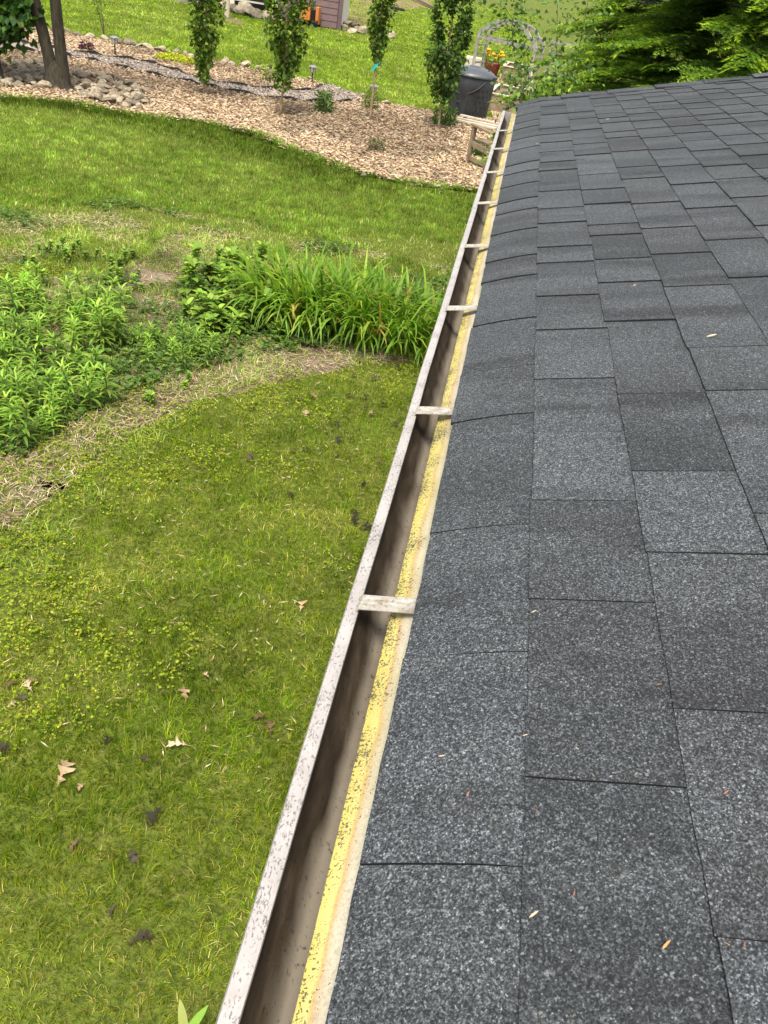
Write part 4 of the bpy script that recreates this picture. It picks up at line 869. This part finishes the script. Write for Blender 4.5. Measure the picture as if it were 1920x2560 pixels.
MB().bar(bp_(DP, .036, .72), bp_(DP, LN-.036, .72), .03, .08).build('back_rail', MT['weathered'], bench, bevel=.003)
MB().bar(bp_(DP, .036, .50), bp_(DP, LN-.036, .50), .03, .06).build('back_rail', MT['weathered'], bench, bevel=.003)
for (a, b, z, lab) in (((1150, 296), (1262, 322), .075, 'pale board farthest from the bench, laid on two bearers'), ((1139, 303), (1258, 328), .075, 'middle one of three pale boards laid behind the bench'), ((1140, 309), (1240, 331), .075, 'pale board nearest the bench, beside two longer boards')):
    p, q = at(*a), at(*b); p[2] = q[2] = ZG+z; tag(MB().bar(p, q, .09, .04).build('board', MT['paleboard'], bevel=.004), lab, 'board')
for q, lab in ((.2, 'short timber bearer under the left ends of the pale boards'), (.8, 'short timber bearer under the right ends of the pale boards')):
    p0 = at(1150, 296)*(1-q)+at(1262, 322)*q; p1 = at(1140, 309)*(1-q)+at(1240, 331)*q; d_ = (p0-p1)/np.linalg.norm(p0-p1)*.08; p0 = p0+d_; p1 = p1-d_; p0[2] = p1[2] = ZG+.026
    tag(MB().bar(p0, p1, .09, .054).build('bearer', MT['weathered'], bevel=.004), lab, 'timber', 'bearers under the boards')
shrub('leafy_plant', (1212, 395), .24, .26, 300, .10, [(.05, .12, .02), (.08, .17, .03), (.12, .22, .03)], (4, 4, 2), 'leafy green plant growing under the bench', cat='plant')
B = at(1166, 289); binr = tag(empty('compost_bin', B, .5), 'black plastic compost bin with a domed lid and vent slots', 'compost bin')
MB().lathe([(.44, 0), (.445, .03), (.47, .3), (.49, .62), (.50, .86), (.485, .88)], 32, sq=.35).build('body', MT['binplastic'], binr, True)
MB().lathe([(.53, .865), (.54, .885), (.53, .92), (.46, .97), (.36, 1.02), (.24, 1.05), (.14, 1.055), (.12, 1.08), (.03, 1.085)], 32, sq=.25).build('lid', m_two('grey_plastic_lid', (.05, .054, .062), (.075, .08, .09), 5, .4, spec=.5), binr, True)
for a_ in (-.9, 2.2): MB().box((math.cos(a_)*.53, math.sin(a_)*.53, .91), (.10, .16, .045), Matrix.Rotation(a_, 3, 'Z')).build('lid_handle', MT['binplastic'], binr, bevel=.01)
ad = -2.55; dm = Matrix.Rotation(ad, 3, 'Z')
dr = MB().box(dm @ Vector((.475, 0, .22)), (.03, .44, .40), dm).build('hatch', MT['binplastic'], binr, bevel=.008); MB().box(dm @ Vector((.50, 0, .32)), (.03, .12, .035), dm).build('handle', MT['binplastic'], dr, bevel=.006)
hol = m_two('slot_shadow_and_black_parts', (.006, .006, .006), (.01, .01, .01), 4)  # painted shade inside the vent slots; plain black on cart and cover
for row in range(5):
    for k in range(3):
        a_ = ad+.85+k*.26+.1*(row % 2); m3 = Matrix.Rotation(a_, 3, 'Z'); MB().box(m3 @ Vector((.462+.022*row/4+.022, 0, .14+row*.12)), (.02, .045, .012), m3).build('vent_slot', hol, binr)
mb = MB(); pts = []
for k in range(19):
    a_ = ad-.75+k*.105; z_ = .50+.20*((k-8)/9)**2*1.3; rr = .49+.02*z_+.012*(1+.5*math.cos(4*a_)); pts.append((math.cos(a_)*rr, math.sin(a_)*rr, z_))
mb.tube(pts, .016, 6).build('moulded_rib', MT['binplastic'], binr, True)

# ------------------------------------------------------------------ patio corner: planters, pot, arbor
bm_ = NT('brick_paving'); bk = bm_.new('TexBrick'); bk.inputs['Scale'].default_value = 5; bk.inputs['Color1'].default_value = (.36, .20, .14, 1); bk.inputs['Color2'].default_value = (.46, .30, .22, 1); bk.inputs['Mortar'].default_value = (.40, .34, .28, 1); bm_.l.new(bm_.pos(), bk.inputs[0])
MT['brick'] = bm_.done(bk.outputs[0], .9)
poly_sheet('brick_path', xy([(1236, 300), (1218, 262), (1240, 205), (1262, 170), (1330, 180), (1340, 300)]), .018, MT['brick'])
def planter(c, sx, sy, h, rz, label, fill=True):
    t = tag(empty('planter_box', (c[0], c[1], ZG), rz), label, 'planter', 'raised wooden planters')
    for k in range(2):
        z = h*(k+.5)/2
        for s in (-1, 1):
            MB().box((0, s*sy/2, z), (sx+.04, .04, h/2-.008)).build('board', MT['weathered'], t, bevel=.003); MB().box((s*sx/2, 0, z), (.04, sy-.042, h/2-.008)).build('board', MT['weathered'], t, bevel=.003)
    for s in (-1, 1): MB().box((0, s*sy/2, h+.014), (sx+.12, .09, .028)).build('rim_board', MT['paleboard'], t, bevel=.003); MB().box((s*sx/2, 0, h+.014), (.09, sy-.092, .028)).build('rim_board', MT['paleboard'], t, bevel=.003)
    MB().box((0, 0, h*.42), (sx-.05, sy-.05, h*.84)).build('earth', MT['soil'], t)
    return t
c1 = at(1262, 262); planter((c1[0]+.12, c1[1]-.6), .95, 2.3, .40, -.06, 'wooden raised planter box just beyond the end of the gutter')
c2 = at(1298, 205); planter((c2[0]-.15, c2[1]), .8, 1.7, .45, -.06, 'second raised planter box further back on the brick path')
shrub('planter_plants', (1275, 235), .3, .62, 330, .09, [(.10, .18, .04), (.18, .24, .06), (.42, .40, .20)], (4, 3, 2), 'pale green leafy plants growing in the nearest planter box', .3, cat='plant')
pb = at(1226, 190); pot = tag(empty('flower_pot', pb), 'dark red pot of orange marigolds behind the compost bin', 'flower pot')
MB().lathe([(.19, 0), (.21, .02), (.27, .36), (.29, .40), (.285, .43), (.25, .42)], 22).build('pot', m_two('red_glaze', (.22, .035, .035), (.30, .06, .055), 5, .45, spec=.5), pot, True)
crown_leaves(np.array([0, 0, .5])+rng.normal(0, .13, (320, 3))*np.array([1.2, 1.2, .8]), .08, GRN, (3, 4, 3, 1), pot, 'foliage')
fm = m_two('marigold_petals', (.75, .28, .008), (.85, .42, .015), 30, .7)
for k, (x, z) in enumerate(((-.22, .78), (-.17, .60), (-.02, .66), (.24, .74), (.17, .66), (-.27, .68), (.28, .68), (.04, .56))):
    MB().lathe([(.015, -.05), (.065, -.03), (.085, .0), (.07, .03), (.03, .045)], 10, (x, random.uniform(-.12, -.02), z)).build('flower', fm, pot)
# arbor with two ladder sides and an arched top
ar = tag(empty('garden_arbor', at(1240, 205)), 'greyed white wooden garden arbor with arched top and ladder sides', 'arbor'); o_ = Vector(at(1240, 205))
L0 = Vector(at(1176, 200))-o_; R0_ = Vector(at(1312, 238))-o_; back = Vector((.28, .95, 0))
for base in (L0, R0_):
    for s in (0, 1): MB().bar(base+back*s*.9, base+back*s*.9+Vector((0, 0, 1.25)), .09, .09, up=(1, 0, 0)).build('post', MT['arbor'], ar, bevel=.005)
    for z in (.25, .5, .75, 1.0, 1.25): MB().bar(base+Vector((0, 0, z))+back*.04, base+back*.86+Vector((0, 0, z)), .04, .05).build('rung', MT['arbor'], ar, bevel=.003)
for s in (0, 1):
    a_, b_ = L0+back*s*.9, R0_+back*s*.9; prof = [(0, 1.25), (.03, 1.42), (.12, 1.48), (.18, 1.62), (.30, 1.72), (.5, 1.78), (.70, 1.72), (.82, 1.62), (.88, 1.48), (.97, 1.42), (1, 1.25)]
    for p0, p1 in zip(prof[:-1], prof[1:]): MB().bar(a_.lerp(b_, p0[0])+Vector((0, 0, p0[1])), a_.lerp(b_, p1[0])+Vector((0, 0, p1[1])), .05, .11).build('arch_rail', MT['arbor'], ar)
    MB().bar(a_+Vector((0, 0, 1.22)), b_+Vector((0, 0, 1.22)), .05, .07).build('cross_rail', MT['arbor'], ar, bevel=.003)
for q, z in ((.12, 1.50), (.30, 1.74), (.5, 1.8), (.70, 1.74), (.88, 1.50)): MB().bar(L0.lerp(R0_, q)+Vector((0, 0, z)), L0.lerp(R0_, q)+back*.9+Vector((0, 0, z)), .05, .04).build('top_slat', MT['arbor'], ar, bevel=.003)
fb = Vector(at(1352, 235)); fr = tag(empty('lattice_fence', fb), 'pale wooden open fence panel right of the arbor, behind twigs', 'fence'); e_ = Vector((1.9, .25, 0))
for q in (0, .33, .66, 1): MB().bar(e_*q, e_*q+Vector((0, 0, 1.5)), .08, .08, up=(1, 0, 0)).build('post', MT['arbor'], fr, bevel=.004)
for z in (.35, .62, .9, 1.18, 1.45): MB().bar(Vector((-.06, -.062, z)), e_+Vector((.06, -.062, z)), .04, .07).build('rail', MT['arbor'], fr, bevel=.003)
# leafy stems in front of the arbor
vb = np.array([.22, 8.6, ZG]); vt = tag(empty('vine_shrub', vb), 'thin curving leafy stems beyond the far roof corner', 'shrub'); mb = MB(); pts = []
for st in ([(.0, 0, 0), (.0, .05, 1.2), (-.12, .1, 1.75), (-.19, .12, 2.05), (-.30, .12, 2.25), (-.42, .2, 2.55), (-.40, .3, 2.9)], [(.05, 0, 0), (.08, .05, 1.4), (.10, .1, 2.0), (.04, .12, 2.4), (-.06, .2, 2.8)], [(.12, .1, 0), (.2, .1, 1.5), (.23, .1, 2.2), (.2, .1, 2.9)], [(-.02, .1, 0), (-.1, .1, 1.6), (-.22, .2, 2.35), (-.55, .25, 2.72)]):
    sp = smooth_line(np.array(st), .12); mb.tube(sp, list(np.linspace(.007, .0025, len(sp))), 5, False)
    for q in sp[int(len(sp)*.62):]: pts.append(q+rng.normal(0, .11, (34, 3)))
mb.build('stems', MT['twig'], vt, True); crown_leaves(np.concatenate(pts), .05, [(.07, .13, .03), (.11, .19, .035), (.16, .25, .045)], (4, 4, 2), vt, 'leaves')
b = empty('lime_shrub', (.18, 7.9, ZG)); tag(b, 'lime-green leafy shrub peeking over the far roof corner', 'shrub'); MB().tube([(0, 0, 0), (.02, 0, 1.), (.05, 0, 1.8)], [.02, .014, .006], 6).build('stems', MT['twig'], b)
crown_leaves(np.array([.05, 0, 1.72])+rng.normal(0, 1, (620, 3))*np.array([.13, .16, .22]), .05, [(.16, .26, .03), (.24, .34, .04), (.09, .18, .03)], (4, 3, 3), b, 'foliage')

# ------------------------------------------------------------------ far house and yard
fh = tag(empty('neighbour_house', at(847, 76)), 'mauve lap-sided house with a pale foundation across the far lawn', 'house')
cw = Vector(at(847, 76)); lw = (Vector(at(700, 52))-cw); lw.z = 0; lw.normalize(); rw = Vector((-lw.y, lw.x, 0))
if rw.y < 0: rw = -rw
rw = (rw+Vector((.10, 0, 0))).normalized()
mauve = m_two('mauve_siding', (.135, .088, .088), (.165, .108, .106), 2.5, .7); trim = m_two('dark_mauve_trim', (.105, .068, .068), (.125, .082, .08), 3, .7); fnd = m_two('pale_foundation', (.50, .46, .38), (.60, .56, .48), 2, .85)
cream = m_two('cream_trim', (.58, .54, .38), (.66, .62, .46), 3, .7); dglass = NT('dark_glass').done((.012, .014, .016), .12, .6)
def prism(p0, p1, z0, z1, th, nrm): return MB().box(((p0+p1)/2-nrm*th/2)+Vector((0, 0, (z0+z1)/2)), ((p1-p0).length, th, z1-z0), Matrix(((p1-p0).normalized(), nrm, Vector((0, 0, 1)))).transposed())
LW = 2.55; nl = -rw
prism(lw*.001, lw*LW, 0, 3.4, .10, nl).build('wall', trim, fh)
for k in range(14): MB().box(lw*(LW/2+.04)+nl*.015+Vector((0, 0, .16+k*.235)), (LW-.14, .035, .222), Matrix((lw, nl, Vector((0, 0, 1)))).transposed() @ Matrix.Rotation(R(4), 3, 'X')).build('siding_board', mauve, fh)
MB().bar(Vector((0, 0, 0))+nl*.03, nl*.03+Vector((0, 0, 3.4)), .16, .16, up=lw).build('corner_trim', trim, fh)
RL = 7.; nr = -lw
prism(rw*.09, rw*RL, 0, 1.05, .12, nr).build('foundation', fnd, fh)
prism(rw*.09, rw*RL, 1.052, 3.4, .10, nr).build('wall', trim, fh)
for k in range(9): MB().box(rw*(RL/2+.06)+nr*.02+Vector((0, 0, 1.20+k*.235)), (RL-.12, .03, .222), Matrix((rw, nr, Vector((0, 0, 1)))).transposed()).build('siding_board', mauve, fh)
w_ = prism(rw*1.35, rw*2.5, 1.25, 2.3, .06, nr); w_.v = [p+nr*.07 for p in w_.v]; wf = w_.build('window', m_two('white_frame', (.6, .6, .58), (.68, .68, .66), 4, .6), fh)
for k in (0, 1): w_ = prism(rw*(1.43+k*.53), rw*(1.90+k*.53), 1.33, 2.22, .03, nr); w_.v = [p+nr*.085 for p in w_.v]; w_.build('pane', dglass, wf)
MB().box(lw*(LW/2-4)+rw*3.5+Vector((0, 0, 3.6)), (.5, .5, .2)).build('roof', trim, fh) if False else None
# porch side: cream posts and dark openings to the left
ps = lw*(LW+.1)
prism(ps+rw*1.6, ps+rw*1.6+lw*5.2, 0, 3.4, .12, nl).build('porch_wall', dglass, fh)
for d0, w2 in ((.0, .35), (1.9, .62), (3.0, .12)): prism(ps+lw*d0+rw*.6*(d0 < .1)+rw*1.3*(d0 > .1), ps+lw*(d0+w2)+rw*.6*(d0 < .1)+rw*1.3*(d0 > .1), 0, 3.4, .18, nl).build('porch_post', cream, fh)
for z_ in (.42, .9): MB().bar(ps+lw*.35+rw*1.25+Vector((0, 0, z_)), ps+lw*1.9+rw*1.25+Vector((0, 0, z_)), .05, .06).build('porch_rail', fnd, fh)
prism(ps+lw*3.3+rw*1.2, ps+lw*6.2+rw*1.2, 0, 1.3, .2, nl).build('retaining_wall', m_two('stone_wall', (.16, .13, .12), (.28, .24, .22), 3), fh)
for px_ in [(575, 28), (590, 33), (603, 38), (616, 36), (628, 42), (640, 46), (655, 48), (668, 50), (685, 53), (600, 26), (612, 30), (580, 22), (568, 24)]:
    p = at(*px_); rock('boulder', p, random.uniform(.45, .85), 'brown boulder in the rock bank below the neighbouring house porch', 'boulders by the neighbouring house')
for px_ in [(862, 78), (880, 84), (897, 83), (915, 86), (870, 66), (888, 70), (935, 92), (955, 95), (975, 97)]:
    p = at(*px_); rock('boulder', p, random.uniform(.4, .7), 'brown boulder along the mulch right of the neighbouring house corner', 'boulders right of the house corner')
poly_sheet('far_mulch', xy([(862, 76), (870, 30), (900, -30), (1090, -30), (1080, 14), (1050, 20), (1000, 28), (985, 40), (960, 55), (930, 80)]), .014, MT['mulch'])
poly_sheet('tree_ring_mulch', xy([(558, 44), (575, 42), (600, 50), (612, 60), (600, 63), (575, 58), (560, 52)]), .016, MT['mulch'])
b = at(567, 46); t = tag(empty('far_tree', b), 'slim pale tree trunk rising from a mulch ring on the far lawn', 'tree'); MB().tube([(0, 0, -.05), (0, 0, .1), (.02, 0, 2.5), (0, 0, 4.2)], [.14, .10, .08, .05], 8).build('trunk', m_two('pale_bark', (.34, .27, .20), (.46, .38, .30), 6), t, True)
crown_leaves(np.array([0, 0, 5.2])+rng.normal(0, .8, (900, 3)), .22, GRN, (3, 4, 3, 1), t)
om = m_two('orange_paint', (.42, .13, .025), (.50, .17, .035), 4, .5); p = at(778, 66); cart = tag(empty('garden_cart', p), 'orange wheeled garden cart parked against the mauve house', 'cart')
MB().box((-.22, -.1, .45), (.42, .5, .50)).build('body', om, cart, bevel=.04); MB().box((.26, -.05, .42), (.13, .4, .62)).build('side_panel', om, cart, bevel=.02); MB().box((.08, -.05, .32), (.16, .3, .55)).build('frame', hol, cart)
for x, y in ((-.36, -.3), (-.36, .16), (.28, -.3), (.28, .16)):
    MB().tube([(x-.04, y, .13), (x+.04, y, .13)], .13, 14).build('wheel', hol, cart)
p = at(985, 24); tag(MB().lathe([(.7, 0), (.74, .08), (.6, .14), (.3, .16)], 16, tuple(p)).build('drain_cover', hol, smooth=True), 'flat black cover lying in the far mulch', 'cover')
a_, b_ = at(1015, -6), at(1088, 26); a_[2] += .25; b_[2] += .12; tag(MB().bar(a_, b_, .16, .16).build('timber', m_two('brown_timber', (.13, .09, .06), (.2, .14, .1), 5)), 'brown landscape timber lying at the edge of the far mulch', 'timber')
# flower tub behind the third tree base and a pale box by the pot
p = at(1180, 178); tag(MB().box((p[0], p[1], ZG+.22), (.55, .4, .44)).build('wooden_crate', MT['paleboard'], bevel=.02), 'pale wooden crate left of the red flower pot', 'crate')
